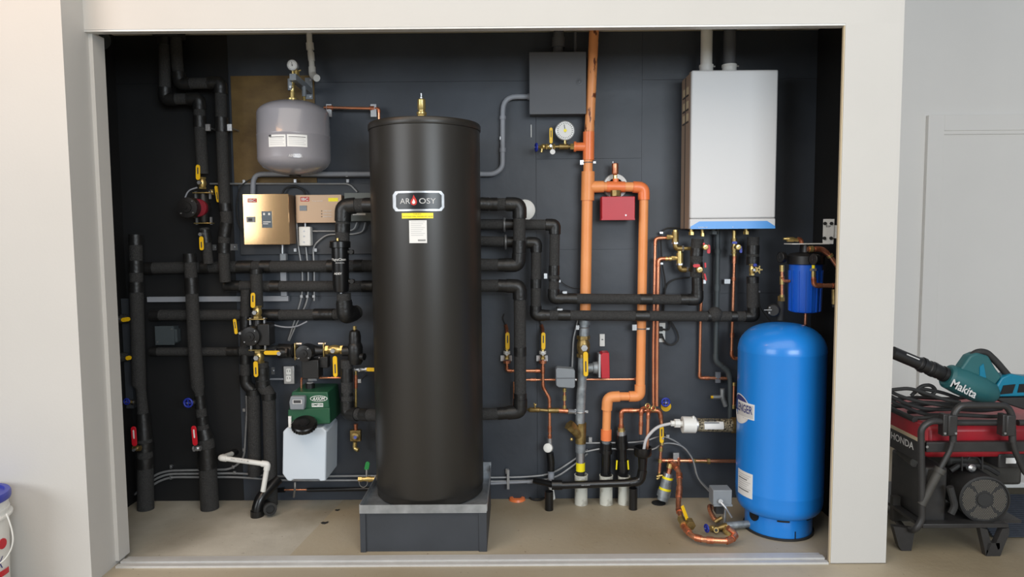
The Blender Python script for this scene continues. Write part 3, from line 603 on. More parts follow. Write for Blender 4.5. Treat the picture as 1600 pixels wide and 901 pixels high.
conduit('thin black cable looping left around the copper-coloured control box', [(588, 277), (400, 276), (376, 288), (369, 320), (372, 350), (384, 370)], 1.8, 3.925, 14, mt='rubber', name='cable', cat='cable')
conduit('short black arched cable joining the first two control boxes', [(441, 304), (445, 294), (460, 290), (474, 296), (478, 304)], 3, 3.92, 6, mt='rubber', name='cable', cat='cable')
conduit('left flexible conduit dropping beside the small white switch box', [(463, 336), (466, 385), (473, 425), (472, 462), (466, 484), (450, 532)], 2.6, YB-.033, 14, clips=[(459, 388, 463, 393), (469, 461, 473, 465)], mt=FX, name='flexible_conduit', rib=.004)
conduit('middle flexible conduit dropping from the small white switch box', [(478, 386), (482, 425), (481, 470), (466, 500), (452, 532)], 2.6, YB-.036, 14, clips=[(478, 461, 482, 465)], mt=FX, name='flexible_conduit', rib=.004)
conduit('right flexible conduit curving from the grey box down past the switch box', [(571, 347), (568, 362), (552, 366), (510, 366), (489, 384), (491, 420), (491, 470)], 2.6, YB-.040, 10, clips=[(491, 388, 495, 393), (488, 461, 492, 465)], mt=FX, name='flexible_conduit', rib=.004)
conduit('short flexible conduit from the grey box to the side of the white switch box', [(558, 347), (554, 358), (545, 361), (485, 361)], 2.6, YB-.046, 8, mt=FX, name='flexible_conduit', rib=.004)
conduit('grey cable sagging from the square black pump under the third cross pipe', [(420, 505), (440, 511), (462, 511), (480, 502)], 2.4, 3.86, 12, mt='grey_pvc', name='cable', cat='cable')
conduit('short grey cable curling from the red-ringed pump', [(288, 312), (294, 297), (308, 293)], 2.4, 3.80, 8, mt='grey_pvc', name='cable', cat='cable')
YC = YB-.02
for i, (lab, pl_, cl) in enumerate((('topmost of the three low flexible conduits bending up left of the thick pipe pair', [(222, 766), (240, 742), (262, 735), (362, 733), (382, 715), (383, 690), (386, 640), (385, 618)], [(379, 638, 383, 643), (379, 700, 383, 705), (265, 726, 268, 732), (362, 727, 366, 732)]),
        ('middle of the three low flexible conduits running right to the tank', [(200, 780), (240, 749), (262, 740), (372, 739), (440, 744), (600, 743)], [(364, 736, 368, 741)]),
        ('lowest of the three low flexible conduits running right to the tank', [(226, 768), (244, 753), (266, 745), (372, 745), (440, 750), (600, 750)], [(265, 743, 268, 749)]))):
    conduit(lab, pl_, 3.6, YC, 16, clips=cl, mt=FX, name='flexible_conduit', rib=.0045)
conduit('upper of two flexible conduits running right from behind the tank along the floor wall', [(748, 746), (820, 745), (862, 741), (900, 716), (918, 702)], 3.4, YC, 30, clips=[(790, 732, 795, 740)], mt=FX, name='flexible_conduit', rib=.0045)
conduit('lower of two flexible conduits running right from behind the tank along the floor wall', [(748, 752), (820, 751), (866, 748), (900, 724), (918, 708)], 3.4, YC, 30, mt=FX, name='flexible_conduit', rib=.0045)
conduit('upper metal conduit behind the white-sleeved pipes, arching down to the small grey switch', [(912, 692), (990, 691), (1012, 688), (1032, 680), (1056, 688), (1082, 712), (1088, 745), (1108, 765), (1120, 768)], 2.8, 3.90, 14, clips=[(920, 683, 925, 691), (1041, 679, 1046, 684)], mt='conduit_metal', name='flexible_conduit')
conduit('lower metal conduit behind the white-sleeved pipes, arching down to the small grey switch', [(912, 706), (940, 700), (990, 702), (1020, 703), (1036, 692), (1052, 692), (1068, 697), (1083, 716), (1090, 748), (1110, 769), (1120, 772)], 2.8, 3.89, 12, mt='conduit_metal', name='flexible_conduit')
t = thing('drain_line', 'thin dark drain tube with a copper length low on the wall by the plinth', 'pipe', W(500, 765, 3.93))
MB().tube(pts3([(425, 766), (445, 765)], 3.93), .014).tube(pts3([(480, 765), (600, 763)], 3.93), .012).build('black_tube', 'abs', t); MB().tube(pts3([(444, 765), (482, 764.6)], 3.93), .005).build('copper_tube', 'copper', t)
t = run('drain_line', 'thin grey plastic drain tube with a metal strap right of the tank base', 'pipe', 'grey_pvc', [(748, 756), (832, 752)], 4.5, 3.93, bands=[(0, .9, 1)], band_mt='grey_pvc', band_name='coupling', bscale=1.3)
MB().pbox(792, 733, 796, 765, 3.915, 3.918).build('strap', 'steel', t)
# ------------------------------------------------------------------ control boxes
def cbox(name, label, x0, y0, x1, y1, Yf, mt, lid=.004, **k):
    t = thing(name, label, 'box', W((x0+x1)/2, y1, (Yf+YBB)/2))
    MB().pbox(x0, y0, x1, y1, Yf+.004, YBB+.0005).build('case', mt, t, bevel=.002)
    MB().pbox(x0-.6, y0-.6, x1+.6, y1+.6, Yf, Yf+.0035).build('cover', k.get('cm', mt), t, bevel=.0012)
    return t
t = cbox('control_box', 'polished copper-coloured square control box with a small screen, left of the three boxes', 381, 304, 451, 381, 3.82, 'taupe_metal', cm='rose_metal')
MB().pbox(387, 310, 401, 316, 3.8185, 3.82).build('badge', 'label_red', t); text_px('IBC', 388.5, 311, 399.5, 315, 3.818, 'paper', t, bold=.03)
o = MB().pbox(409, 330, 425, 355.5, 3.816, 3.82).build('display', 'screen', t)
for q in ((411, 332.5, 414, 336), (419, 332.5, 422, 336), (411, 346, 423, 347.2), (411, 349, 419, 350)): MB().pbox(*q, 3.8152, 3.816).build('screen_icon', 'paper', o)
MB().pbox(385, 338.5, 398, 347, 3.814, 3.82).build('latch', 'grey_enamel', t, bevel=.001); MB().pbox(388, 341, 394, 345, 3.8125, 3.814).build('latch_window', 'ink', t)
t = cbox('control_box', 'flat taupe control box with red badge and yellow sticker, middle of the three boxes', 463, 305, 533, 347, 3.88, 'taupe_metal')
MB().pbox(469.5, 307.5, 483, 314.5, 3.8785, 3.88).build('badge', 'label_red', t); text_px('IBC', 471, 308.7, 482, 313.3, 3.878, 'paper', t, bold=.03)
MB().pbox(513, 309, 528, 314.5, 3.879, 3.88).build('sticker', 'yellow_label', t); MB().pbox(468, 321, 479, 329, 3.876, 3.88).build('latch', 'grey_enamel', t)
text_px('Pump Control', 488, 313, 504, 315, 3.8795, 'paper', t)
for k in range(3): text_px('ZONE PUMP %d' % (k+1), 505, 328.5+k*4.4, 519, 330.5+k*4.4, 3.8795, 'paper', t); MB().disc(502.5, 329.5+k*4.4, 3.879, .9, .001, 8).build('indicator', 'ink', t)
t = cbox('control_box', 'plain grey green control box half hidden by the insulated elbow, right of the three boxes', 539, 302, 583, 344.5, 3.87, 'sage_box')
MB().pbox(551, 333, 571, 336, 3.8695, 3.87).build('sticker', 'paper', t)
t = thing('switch_box', 'small white upright switch box under the middle control box', 'box', W(475, 384, YBB)); MB().pbox(466.5, 354, 485, 384, YBB-.05, YBB+.0005).build('case', 'white_plastic', t, bevel=.006)
for y in (361, 369, 378): MB().disc(475, y, YBB-.052, 1.4, .002, 8).build('screw', 'steel', t)
MB().cyl(W(477, 347, YBB-.02), W(477, 354, YBB-.02), .008).build('connector', 'steel', t)
t = thing('conduit_fitting', 'small grey rectangular fitting under the copper-coloured control box', 'fitting', W(442, 406, 3.9)); MB().pbox(437.5, 396, 446.5, 406.5, 3.90, 3.935).build('body', 'grey_enamel', t, bevel=.002); MB().cyl(W(441.5, 382, 3.915), W(441.5, 396, 3.915), .009).build('nipple', 'steel', t)
# outlet left
t = thing('electrical_outlet', 'grey steel box with white duplex outlet above the green feeder', 'outlet', W(451, 600, YB-.03))
MB().pbox(443, 571.5, 460, 600, YB-.05, YB-.0065).build('box', 'steel', t, bevel=.002)
for y in (580.5, 591.5):
    o = MB().pprism([(447, y-4), (449, y-5), (453, y-5), (455, y-4), (455, y+3.5), (453, y+4.5), (449, y+4.5), (447, y+3.5)], YB-.054, YB-.05).build('receptacle', 'white_plastic', t)
    MB().pbox(448.6, y-2.5, 449.4, y+.5, YB-.0545, YB-.054).pbox(452.4, y-2.5, 453.2, y+.5, YB-.0545, YB-.054).build('slots', 'ink', o)
conduit('short thin grey conduit from the left outlet box to the thick pipe', [(416, 592), (443, 592)], 3, YB-.03, 2, mt='grey_pvc')
# ------------------------------------------------------------------ green feeder on its white tank
t = thing('chemical_feeder', 'green topped glycol feeder with white translucent tank mounted low on the left wall', 'feeder', W(478, 752, 3.8))
Yf, Yk = 3.70, 3.945
def slab(pf, pb, Ya, Yb_, name, mt, bev=.012, parent=t):       # prism from front outline to back outline
    A = [W(x, y, Ya) for x, y in pf]; B = [V((a.x, Yb_, a.z)) for a in A]
    if pb: B = [W(x, y, Yb_) for x, y in pb]
    m = MB(); k = len(A); m.v = A+B; m.f = [list(range(k)), list(range(k, 2*k))[::-1]]+[[i, k+i, k+(i+1) % k, (i+1) % k] for i in range(k)]
    return m.build(name, mt, parent, bevel=bev)
slab([(442, 674), (448, 668), (504, 668), (510, 674), (509, 751), (500, 752), (498, 749), (458, 749), (455, 752), (449, 751), (441, 740)], None, Yf, Yk, 'reservoir', 'translucent', .014)
slab([(451, 641), (452, 636), (456, 612), (512, 612), (515, 638), (516, 662), (451, 666)], None, Yf+.02, Yk, 'hood', 'green', .006)
slab([(450, 640), (515, 637), (516, 661), (450, 664)], None, Yf+.005, Yf+.03, 'hood_front', 'green', .003)
o = slab([(454, 619), (475.5, 619), (476.5, 624), (475, 640), (453, 640), (451.5, 628)], None, Yf-.012, Yf+.03, 'controller', 'grey_enamel', .005)
MB().pbox(457, 624, 472, 631, Yf-.014, Yf-.0125).build('display_frame', 'light_ink', o); MB().pbox(458.5, 625, 470, 629.5, Yf-.0155, Yf-.0145).build('display', 'ink', o)
c = W(498, 622.5, Yf+.0185); R_ = [(math.cos(2*math.pi*i/28), math.sin(2*math.pi*i/28)) for i in range(28)]
MB().prism([c+V((a*.048, 0, b*.017)) for a, b in R_], V((0, .003, 0))).build('logo_rim', 'paper', t); MB().prism([c+V((a*.044, -.0006, b*.0145)) for a, b in R_], V((0, .001, 0))).build('logo_field', 'green', t)
text_px('AXIOM', 488, 619.5, 508, 625.5, Yf+.0178, 'paper', t, bold=.02, shear=.3)
MB().pbox(487, 629.5, 505, 635.5, Yf+.018, Yf+.0195).build('model_plate', 'paper', t); text_px('DMF150', 488, 630.3, 504, 633.8, Yf+.0176, 'green', t, bold=.02)
c = W(476, 667, Yf-.035); ax = V((.05, -.45, .9))
MB().lathe([(.062, 0), (.066, .006), (.066, .026), (.060, .032), (.03, .033), (.03, .038), (.0, .038)], c, ax, 36).build('filler_cap', 'abs', t); 
m = MB()
for k in range(24): a = 2*math.pi*k/24; u, v = frame_of(ax); e = u*math.cos(a)+v*math.sin(a); q = c+e*.066+ax.normalized()*.006; m.obb(q, q+ax.normalized()*.018, .006, .006, e)
m.build('cap_ribs', 'abs', t, kind='stuff')
c = W(485, 612, 3.82); MB().cyl(c, c+V((0, 0, .05)), .026).cyl(c+V((0, 0, .045)), c+V((0, 0, .052)), .021).build('top_knob', 'black_plastic', t)
MB().cyl(c+V((0, 0, .052)), c+V((0, 0, .054)), .019).build('knob_disc', 'light_ink', t)
c = W(452, 655, Yf); MB().pbox(450.5, 650, 455, 668, Yf-.008, Yf+.002).build('sight_label', 'paper', t)
MB().tube([W(461, 753, 3.78), W(461, 762, 3.78), W(459, 776, 3.9)], .006, .01, 8).build('bottom_strap', 'steel', t)
run('copper_tube', 'small copper tube rising from the green feeder and running right', 'pipe', 'copper', [(471, 613), (471, 590), (533, 590)], 3, 3.82, elbow='copper_fitting', fillet=4, bands=[(0, 0, .15)], band_mt='brass', band_name='nut', bscale=2, seg=10)
tag(MB().pbox(476, 582, 495, 586.5, 3.86, 3.863).pbox(481, 586, 495, 595, 3.866, 3.869).build('mount_plate', 'steel'), 'small bright steel plates under the horizontal pump', 'plate')
# ------------------------------------------------------------------ pvc drain and trap
t = run('drain_pipe', 'white plastic drain pipe bending down over the black floor trap', 'pipe', 'pvc', [(364, 708, 3.88), (345, 715, 3.70), (418, 725, 3.70), (411, 767, 3.70)], 8, 3.70, elbow='pvc', fillet=3, escale=1.25, elen=1.6)
MB().cyl(W(362, 709, 3.86), W(368, 706, 3.90), .02).build('socket', 'abs', t)
text_flat('PVC 1/2 SCH 40', W(375, 718.7, 3.682), (W(410, 723.7, 3.682)-W(350, 715.8, 3.682)).normalized(), V((0, 0, 1)), .006, .1, 'ink', t)
t = thing('floor_trap', 'glossy black plastic drain elbow rising from the floor under the white drain pipe', 'pipe', WZ(400, 808))
a = WZ(402, 806); MB().tube([a, a+V((0.0, .0, .04)), a+V((.015, .02, .1)), a+V((.08, .12, .17))], .031, .05, 18).build('bend', 'abs', t)
MB().cyl(a, a+V((0, 0, .035)), .036).build('hub', 'abs', t); b_ = WZ(420, 803)
MB().tube([a+V((.03, .04, .05)), a+V((.075, -.0, .045))], .03, seg=18).build('branch', 'abs', t); MB().lathe([(.033, 0), (.036, .004), (.036, .025), (.024, .026), (.022, .01)], a+V((.07, .0, .045)), V((.6, -1, .1)), 24).build('open_socket', 'rubber', t)
run('riser_pipe', 'narrow black pipe with white and blue top above the floor trap', 'pipe', 'abs', [(425, 748, 3.9), (421, 780, 3.87), (414, 784, 3.80)], 7, 3.85, bands=[(0, .0, .2)], band_mt='pvc', band_name='top_sleeve', bscale=1.3)
# relief / little valves left of the tank
t = thing('flow_valve', 'small square brass and blue fill valve under the bend left of the tank', 'valve', W(556, 705, 3.86)); c = W(556, 682, 3.86)
MB().pbox(546.5, 672, 563.5, 690, 3.845, 3.875).build('body', 'old_brass', t, bevel=.003); MB().lathe([(.024, 0), (.024, .01), (.012, .016), (.012, .02)], W(555, 682, 3.845), V((0, -1, 0)), 20).build('bonnet', 'old_brass', t)
MB().cyl(c+V((0, .0, .0)), V((c.x, YB-.0065, c.z)), .01).build('wall_nipple', 'brass', t); MB().cyl(W(556, 662, 3.86), W(556, 672, 3.86), .012, .010).build('neck', 'copper_fitting', t); MB().cyl(W(555, 683, 3.825), W(555, 683, 3.80), .009).build('knob', 'blue_knob', t)
MB().tube([W(555, 690, 3.86), W(554, 700, 3.86), W(560, 703, 3.85)], .012, .015, 10).build('outlet', 'brass', t)
ball_valve('silver valve with horizontal yellow lever just left of the tank', 563, 577, 3.80, 'h', 22, 7, (572, 577, 593, 577.5, 6), bm='steel')
run('copper_pipe', 'short brass and copper pipe under the silver valve left of the tank', 'pipe', 'brass', [(556, 578), (556, 640)], 4, 3.80, bands=[(0, .12, .45)], band_mt='copper_fitting', band_name='sleeve', bscale=1.4, clips=[(559, 592, 564, 598)])
t = thing('drain_valve', 'brass drain valve with green lever on white pipe at the base of the tank', 'valve', W(575, 748, 3.75))
MB().tube(pts3([(606, 748), (586, 748)], 3.75), .018).build('pipe', 'pvc', t); MB().rings(pts3([(588, 748), (582, 748), (576, 748), (570, 748), (562, 748)], 3.75), [.019, .014, .018, .012, .014], 12).build('body', 'brass', t)
MB().hexnut(W(566, 748, 3.75), W(560, 748, 3.75), .015).build('hex_end', 'brass', t); MB().cyl(W(573, 744, 3.75), W(573, 733, 3.75), .006).build('stem', 'steel', t); hnd(572, 735, 575, 721, 7, 3.75, t, 'green_knob', False)
MB().tube(pts3([(561, 751), (562, 758), (568, 762), (574, 757), (574, 751)], 3.73), .002, .02, 6).build('chain', 'steel', t)
# ------------------------------------------------------------------ grey panel box
t = thing('panel_box', 'dark grey steel electrical panel box high on the wall left of the orange pipe', 'box', W(871, 176, 3.9))
MB().pbox(829, 84, 914, 175.5, 3.857, YB-.007).build('case', 'grey_box', t); MB().pbox(828, 83, 915, 176.5, 3.85, 3.8565).build('cover', 'grey_box', t, bevel=.0015)
c = W(905.5, 128, 3.85); MB().lathe([(.016, 0), (.018, .003), (.010, .004), (.008, .002), (0, .002)], c, V((0, -1, 0)), 20).build('lock', 'grey_box', t)
conduit('wide grey conduit between the ceiling and the panel box', [(873, 48), (872, 83)], 16, 3.91, 2, [(0, .3, .75)], mt='grey_box')
conduit('ribbed flexible conduit between the ceiling and the panel box', [(899, 50), (899, 72), (898, 84)], 4.5, 3.91, 2, mt='grey_box', rib=.006, name='flexible_conduit')
# ------------------------------------------------------------------ orange sprinkler pipe
YO = 3.88
t = thing('sprinkler_pipe', 'thick orange plastic pipe dropping from the ceiling left of the boiler', 'pipe', W(915, 486, YO))
def seg_(pl_, wpx, name, mt, Y=YO, fillet=None, parent=None, k=18):
    return MB().tube(pts3(pl_, Y), wpx/2*S(Y), (fillet or 0)*S(Y), k).build(name, mt, parent or t)
seg_([(928.5, 40), (920.5, 215)], 15, 'pipe', 'orange_stained'); seg_([(920, 206), (919.5, 250)], 17.5, 'tee', 'orange_fitting'); seg_([(920, 229), (900, 229)], 13, 'tee_branch', 'orange_fitting'); seg_([(900, 229), (896.5, 229)], 16, 'collar', 'orange_fitting')
seg_([(919, 245), (918.5, 275)], 14.5, 'pipe', 'orange'); seg_([(919, 268), (918, 313)], 20.5, 'tee', 'orange'); seg_([(918, 292), (943, 291.5)], 18, 'tee_branch', 'orange'); seg_([(917.5, 310), (914.5, 487)], 17, 'pipe', 'orange')
m = MB(); m.torus(W(918.8, 254, YO), V((0, 0, 1)), .029, .003, 24, 6); m.pbox(906.5, 250, 912, 257, YO-.01, YO).pbox(927, 252, 931, 255, YO-.01, YO).build('hanger', 'steel', t)
t = thing('sprinkler_pipe', 'orange plastic pipe crossing over the red box then running down with an S bend', 'pipe', W(948, 687, YO))
seg_([(943, 291.5), (990, 292)], 15, 'pipe', 'orange'); seg_([(948, 291.5), (976, 292)], 17, 'tee', 'orange_fitting'); seg_([(962, 285), (962, 279)], 9, 'tee_branch', 'orange_fitting')
seg_([(989, 292), (1006, 293), (1006, 312)], 18, 'elbow', 'orange_fitting', fillet=14); seg_([(1006, 305), (1000.5, 606)], 14.5, 'pipe', 'orange')
seg_([(1000, 601), (1000, 619), (983, 619)], 17, 'elbow', 'orange', fillet=13); seg_([(984, 619), (966, 619)], 13.5, 'pipe', 'orange'); seg_([(968, 619), (949.5, 620), (948, 640)], 17, 'elbow', 'orange', fillet=13)
seg_([(948.5, 638), (947, 684)], 13.5, 'pipe', 'orange'); seg_([(947.3, 671), (947, 687)], 17, 'coupling', 'orange_fitting')
m = MB(); m.torus(W(1002, 513, YO), V((0, 0, 1)), .028, .0035, 24, 6); m.pbox(988, 507, 995, 516, YO-.01, YO+.01).pbox(1009, 512, 1015, 515, YO-.006, YO+.002).build('hanger', 'steel', t)
t = thing('escutcheon_ring', 'white plastic ring on the wall behind the orange crossing pipe', 'cover', W(960, 307, YB-.02)); c = W(961, 291, YB-.012)
MB().lathe([(.052, 0), (.045, .02), (.068, .02), (.072, .0)], c+V((0, .0, 0)), V((0, -1, 0)), 32).build('rim', 'white_plastic', t)
t = thing('air_vent', 'small copper coloured bottle vent standing on the orange crossing pipe', 'vent', W(961, 279, YO)); c = W(961, 279, YO)
MB().hexnut(c, c+V((0, 0, .018)), .012).build('hex_base', 'brass', t); MB().lathe([(.008, .018), (.018, .026), (.019, .03), (.019, .082), (.014, .086)], c, seg=20).build('bottle', 'copper_fitting', t); MB().cyl(c+V((-.012, 0, .086)), c+V((-.012, 0, .096)), .004).build('cap', 'steel', t)
t = thing('alarm_box', 'flat red metal box hanging below the orange crossing pipe', 'box', W(966, 343, 3.84)); MB().pbox(940.5, 307, 992, 343, 3.82, 3.90).build('case', 'dark_red', t, bevel=.003); MB().disc(978, 336, 3.818, 1.3, .003, 8).build('screw', 'steel', t); MB().pbox(940, 341.5, 992, 343.5, 3.817, 3.9).build('bottom_lip', 'dark_red', t)
c = W(962, 303, 3.86); MB().cyl(c-V((0, 0, .012)), c+V((0, 0, .02)), .03, seg=8).build('brass_base', 'old_brass', t)
# gauge branch
YG = 3.87
t = thing('brass_manifold', 'slim brass test manifold sticking left out of the upper orange tee', 'fitting', W(880, 233, YG))
MB().rings(pts3([(896, 229), (888, 229), (887.9, 229), (874, 229), (873.9, 229), (866, 229)], YG), [.012, .010, .016, .016, .009, .009], 12).build('nipple', 'old_brass', t); MB().hexnut(W(897, 229, YG), W(891, 229, YG), .018).build('hex_end', 'brass', t)
MB().cyl(W(883, 228, YG), W(883, 218, YG), .008).build('gauge_port', 'brass', t)
gauge('large white round pressure gauge beside the upper orange pipe', 883, 204, YG-.02, 15, 4, hub='yellow_label')
ball_valve('brass valve with upright yellow lever left of the large white gauge', 860, 229, YG, 'h', 14, 9, (861, 224, 861, 199, 5))
tag(MB().disc(863.5, 237, YG-.04, 4, .003).tube([W(863, 230, YG-.03), W(863.5, 236, YG-.04)], .002, seg=6).build('valve_tag', 'paper'), 'small round white tag hanging from the brass valve by the gauge', 'tag')
t = globe('tiny brass tap with blue wheel at the left end of the test manifold', 849, 229, YG, 838, 230, 7, 'brass', face=V((-1, -.25, 0)))
MB().tube(pts3([(847, 230), (846, 238)], YG), .008, seg=10).build('spout', 'brass', t); MB().tube(pts3([(854, 229), (841, 230)], YG), .007, seg=10).build('bonnet', 'brass', t)
tag(MB().pbox(829.5, 195, 830.5, 214, YB-.008, YB-.006).build('wire_end', 'paper'), 'thin white mark on the wall left of the gauge', 'wire')
# ------------------------------------------------------------------ galvanised riser
t = thing('galvanised_riser', 'mottled galvanised steel riser below the upper orange pipe', 'pipe', W(906, 740, YO))
seg_([(914, 487), (911, 560), (906, 662)], 15, 'pipe', 'galvanised'); seg_([(914, 500), (913.5, 506)], 18, 'coupling', 'galvanised'); seg_([(907, 690), (907, 706)], 16, 'coupling', 'galvanised'); seg_([(907, 706), (907, 726)], 14, 'pipe', 'steel'); seg_([(907, 722), (907, 735)], 14.6, 'yellow_label', 'yellow_label'); seg_([(907, 735), (907, 744)], 13.5, 'pipe', 'rubber')
m = MB().torus(W(913, 511, YO), V((0, 0, 1)), .029, .0035, 24, 6).torus(W(907, 643, YO), V((0, 0, 1)), .03, .004, 24, 6); m.pbox(900, 508, 905, 515, YO-.01, YO).pbox(898, 639, 903, 647, YO-.01, YO).pbox(914, 641, 919, 645, YO-.01, YO).build('hanger', 'steel', t)
t = ball_valve('large brass ball valve with yellow lever hanging down on the galvanised riser', 911.5, 541, YO, 'v', 34, 21, (915, 549, 915.5, 588, 7.5), bm='old_brass')
t = thing('wye_strainer', 'big brass wye strainer low on the galvanised riser', 'strainer', W(908, 692, YO))
seg_([(908, 660), (907, 692)], 17, 'body', 'old_brass', parent=t); seg_([(908, 682), (892, 666, YO-.03)], 15, 'branch', 'old_brass', parent=t); MB().hexnut(W(895, 669, YO-.025), W(889, 663, YO-.035), .032).build('hex_cap', 'old_brass', t); MB().ball(W(893, 686, YO-.03), .01).build('plug', 'brass', t)
t = thing('flow_switch', 'red flow switch on a cast neck beside the galvanised riser', 'switch', W(945, 591, 3.86))
MB().pprism([(938, 555), (942, 551), (952, 551), (953, 591), (940, 591)], 3.82, 3.90).build('housing', 'dark_red', t, bevel=.003); MB().pbox(935.5, 553, 938.5, 590, 3.82, 3.90).build('plate', 'steel', t)
MB().rings(pts3([(917, 575), (926, 574), (927, 574), (936, 574)], 3.87), [.026, .026, .034, .036], 16).build('neck', 'galvanised', t)
t = thing('wall_switch', 'small white rectangular wall plate right of the brass ball valve', 'switch', W(941, 541, YB-.01)); MB().pbox(937, 521.5, 945, 541, YB-.016, YB-.0065).build('plate', 'white_plastic', t, bevel=.001); MB().pbox(940, 529.5, 942.5, 531, YB-.0175, YB-.0155).build('toggle', 'ink', t)
conduit('thin conduit rising from the grey pressure switch behind the long insulated pipes', [(894, 577), (896, 530), (903, 500)], 3, 3.93, 8, clips=[], mt='conduit_metal', name='flexible_conduit', rib=.004)
t = thing('pressure_switch', 'light grey square pressure switch box left of the galvanised riser', 'switch', W(883, 607, 3.86))
MB().pprism([(868.5, 577), (871, 574.5), (896, 576.5), (898.5, 579), (898.5, 604), (896, 606.5), (873, 605), (869, 602)], 3.81, 3.88).build('case', 'grey_enamel', t, bevel=.004); MB().pbox(868, 590, 899, 591.2, 3.808, 3.882).build('seam', 'grey_box', t); MB().cyl(W(898, 593, 3.85), W(901, 593, 3.85), .008).build('side_nut', 'steel', t)
run('copper_pipe', 'tiny copper and brass nipple under the grey pressure switch', 'pipe', 'copper', [(882, 606), (882, 638)], 3.6, 3.86, bands=[(0, .0, .18), (0, .35, .6), (0, .85, 1)], band_mt='brass', band_name='nut', bscale=1.7, seg=10)
t = thing('brass_manifold', 'horizontal brass manifold with small tap joining the galvanised riser at knee height', 'fitting', W(860, 645, 3.86))
MB().rings(pts3([(824, 639.5), (827, 640), (828, 640), (843, 640), (844, 640), (856, 641), (857, 641), (873, 641), (874, 641), (890, 642)], 3.86), [.005, .012, .014, .014, .009, .009, .015, .015, .010, .012], 12).build('pipe', 'old_brass', t)
MB().cyl(W(887, 642, 3.86), W(899, 643, 3.87), .018, .012).build('adapter', 'steel', t); MB().tube(pts3([(836, 637), (835, 630), (838, 632)], 3.85), .005, seg=8).build('tap', 'brass', t); MB().cyl(W(873, 641, 3.86), W(887, 642, 3.86), .0135).build('copper_sleeve', 'copper_fitting', t)
YK = 3.885
run('copper_pipe', 'thin copper tube running horizontally behind the riser below the red flow switch', 'pipe', 'copper', [(820, 593), (996, 592)], 3.6, 3.925, bands=[(0, .97, 1), (0, .05, .1)], band_mt='copper_fitting', band_name='coupling', bscale=1.5, seg=10)
run('copper_pipe', 'short thin upright copper tube half hidden behind the fat pipe right of the tank', 'pipe', 'copper', [(803, 596), (803, 636)], 3.4, 3.93, seg=10)
run('copper_pipe', 'copper pipe bending right from the first small yellow-lever valve into the tee', 'pipe', 'copper', [(792, 562), (792, 579), (845, 579)], 5, 3.91, elbow='copper_fitting', fillet=5, bands=[(1, .85, .98)], band_mt='copper_fitting', band_name='coupling', bscale=1.25, seg=12)
run('copper_pipe', 'copper pipe stepping right below the second small yellow-lever valve', 'pipe', 'copper', [(848, 562), (848.5, 604), (858.5, 622), (859, 684)], 5, 3.88, elbow='copper_fitting', fillet=4, bands=[(0, .25, .5), (2, .2, .3), (2, .7, .85), (2, .92, 1)], band_mt='copper_fitting', band_name='coupling', bscale=1.3, seg=12)
for x, lab in ((792, 'small valve with upright yellow lever nearest the tank, on a copper stub'), (848, 'small valve with upright yellow lever left of the pressure switch, on a copper stub')):
    t = ball_valve(lab, x, 552, 3.89, 'v', 18, 8, (x+1, 546, x+1, 519, 6.5)); MB().pbox(x-10, 555, x+8, 564, YB-.045, YB-.041).build('wall_plate', 'steel', t); MB().cyl(W(x, 563, 3.89), W(x, 567, 3.89), .022, seg=16).build('clamp', 'copper_fitting', t)
    MB().tube([W(x, 545, 3.90), W(x, 520, 3.90), W(x, 514, 3.93), W(x-2, 508, 3.96)], .0105, .03, 10).build('stub', 'copper_fitting', t); MB().cyl(W(x, 548, 3.888), W(x, 553, 3.888), .019, seg=6).build('white_nut', 'white_plastic', t)
    MB().tube(pts3([(x-2, 508, 3.95), (x-7, 497, 3.94), (x-4, 490, 3.95)], 3.95), .003, .02, 6).build('wire_tie', 'rubber', t)
# ------------------------------------------------------------------ floor pipes, sleeves
t = thing('waste_riser', 'white and black waste riser with a white cap, behind the black floor stub', 'pipe', W(861, 778, 3.9))
seg_([(859, 684), (859, 693)], 9, 'adapter', 'steel', 3.88, parent=t); seg_([(859, 693), (859, 700)], 8, 'pipe', 'grey_pvc', 3.88, parent=t); seg_([(859, 707), (861, 722), (861, 735)], 12, 'black_bend', 'abs', 3.89, 5, parent=t); seg_([(861, 735), (861, 760)], 10, 'pipe', 'grey_pvc', 3.90, parent=t); seg_([(861, 760), (864, 779)], 8, 'pipe', 'pvc', 3.90, parent=t)
c = W(858, 700, 3.85); MB().lathe([(.024, 0), (.026, .004), (.026, .03), (.02, .034)], c+V((0, .02, -.004)), V((-.3, -1, .3)), 20).build('cap', 'white_plastic', t)
for x, lab, yt in ((907, 'white plastic floor sleeve around the galvanised riser', 741), (946, 'white plastic floor sleeve under the orange pipe', 742), (974, 'white plastic floor sleeve under the copper hook pipe', 743)):
    b_ = W(x+1, 783, 3.88); b_.z = .001; tp = W(x, yt, 3.88); r = (10.5 if x < 970 else 9.5)*S(3.88)
    m = MB().lathe([(r, 0), (r*.96, tp.z*.5), (r, tp.z*.93), (r*1.04, tp.z), (r*.9, tp.z), (r*.88, tp.z*.8)], b_, seg=24); tag(m.build('floor_sleeve', 'old_pvc'), lab, 'sleeve')
t = thing('abs_riser', 'black plastic fitting joining the orange pipe to its floor sleeve', 'pipe', W(946, 742, YO))
for a_, b2, w_ in ((687, 692, 13), (692, 701, 19), (701, 707, 21), (707, 738, 15), (738, 744, 17)): seg_([(947, a_), (946.5, b2)], w_, 'fitting', 'abs' if w_ != 13 else 'galvanised', parent=t)
t = thing('abs_riser', 'black plastic fitting with yellow stripe under the copper hook pipe', 'pipe', W(973, 742, YO))
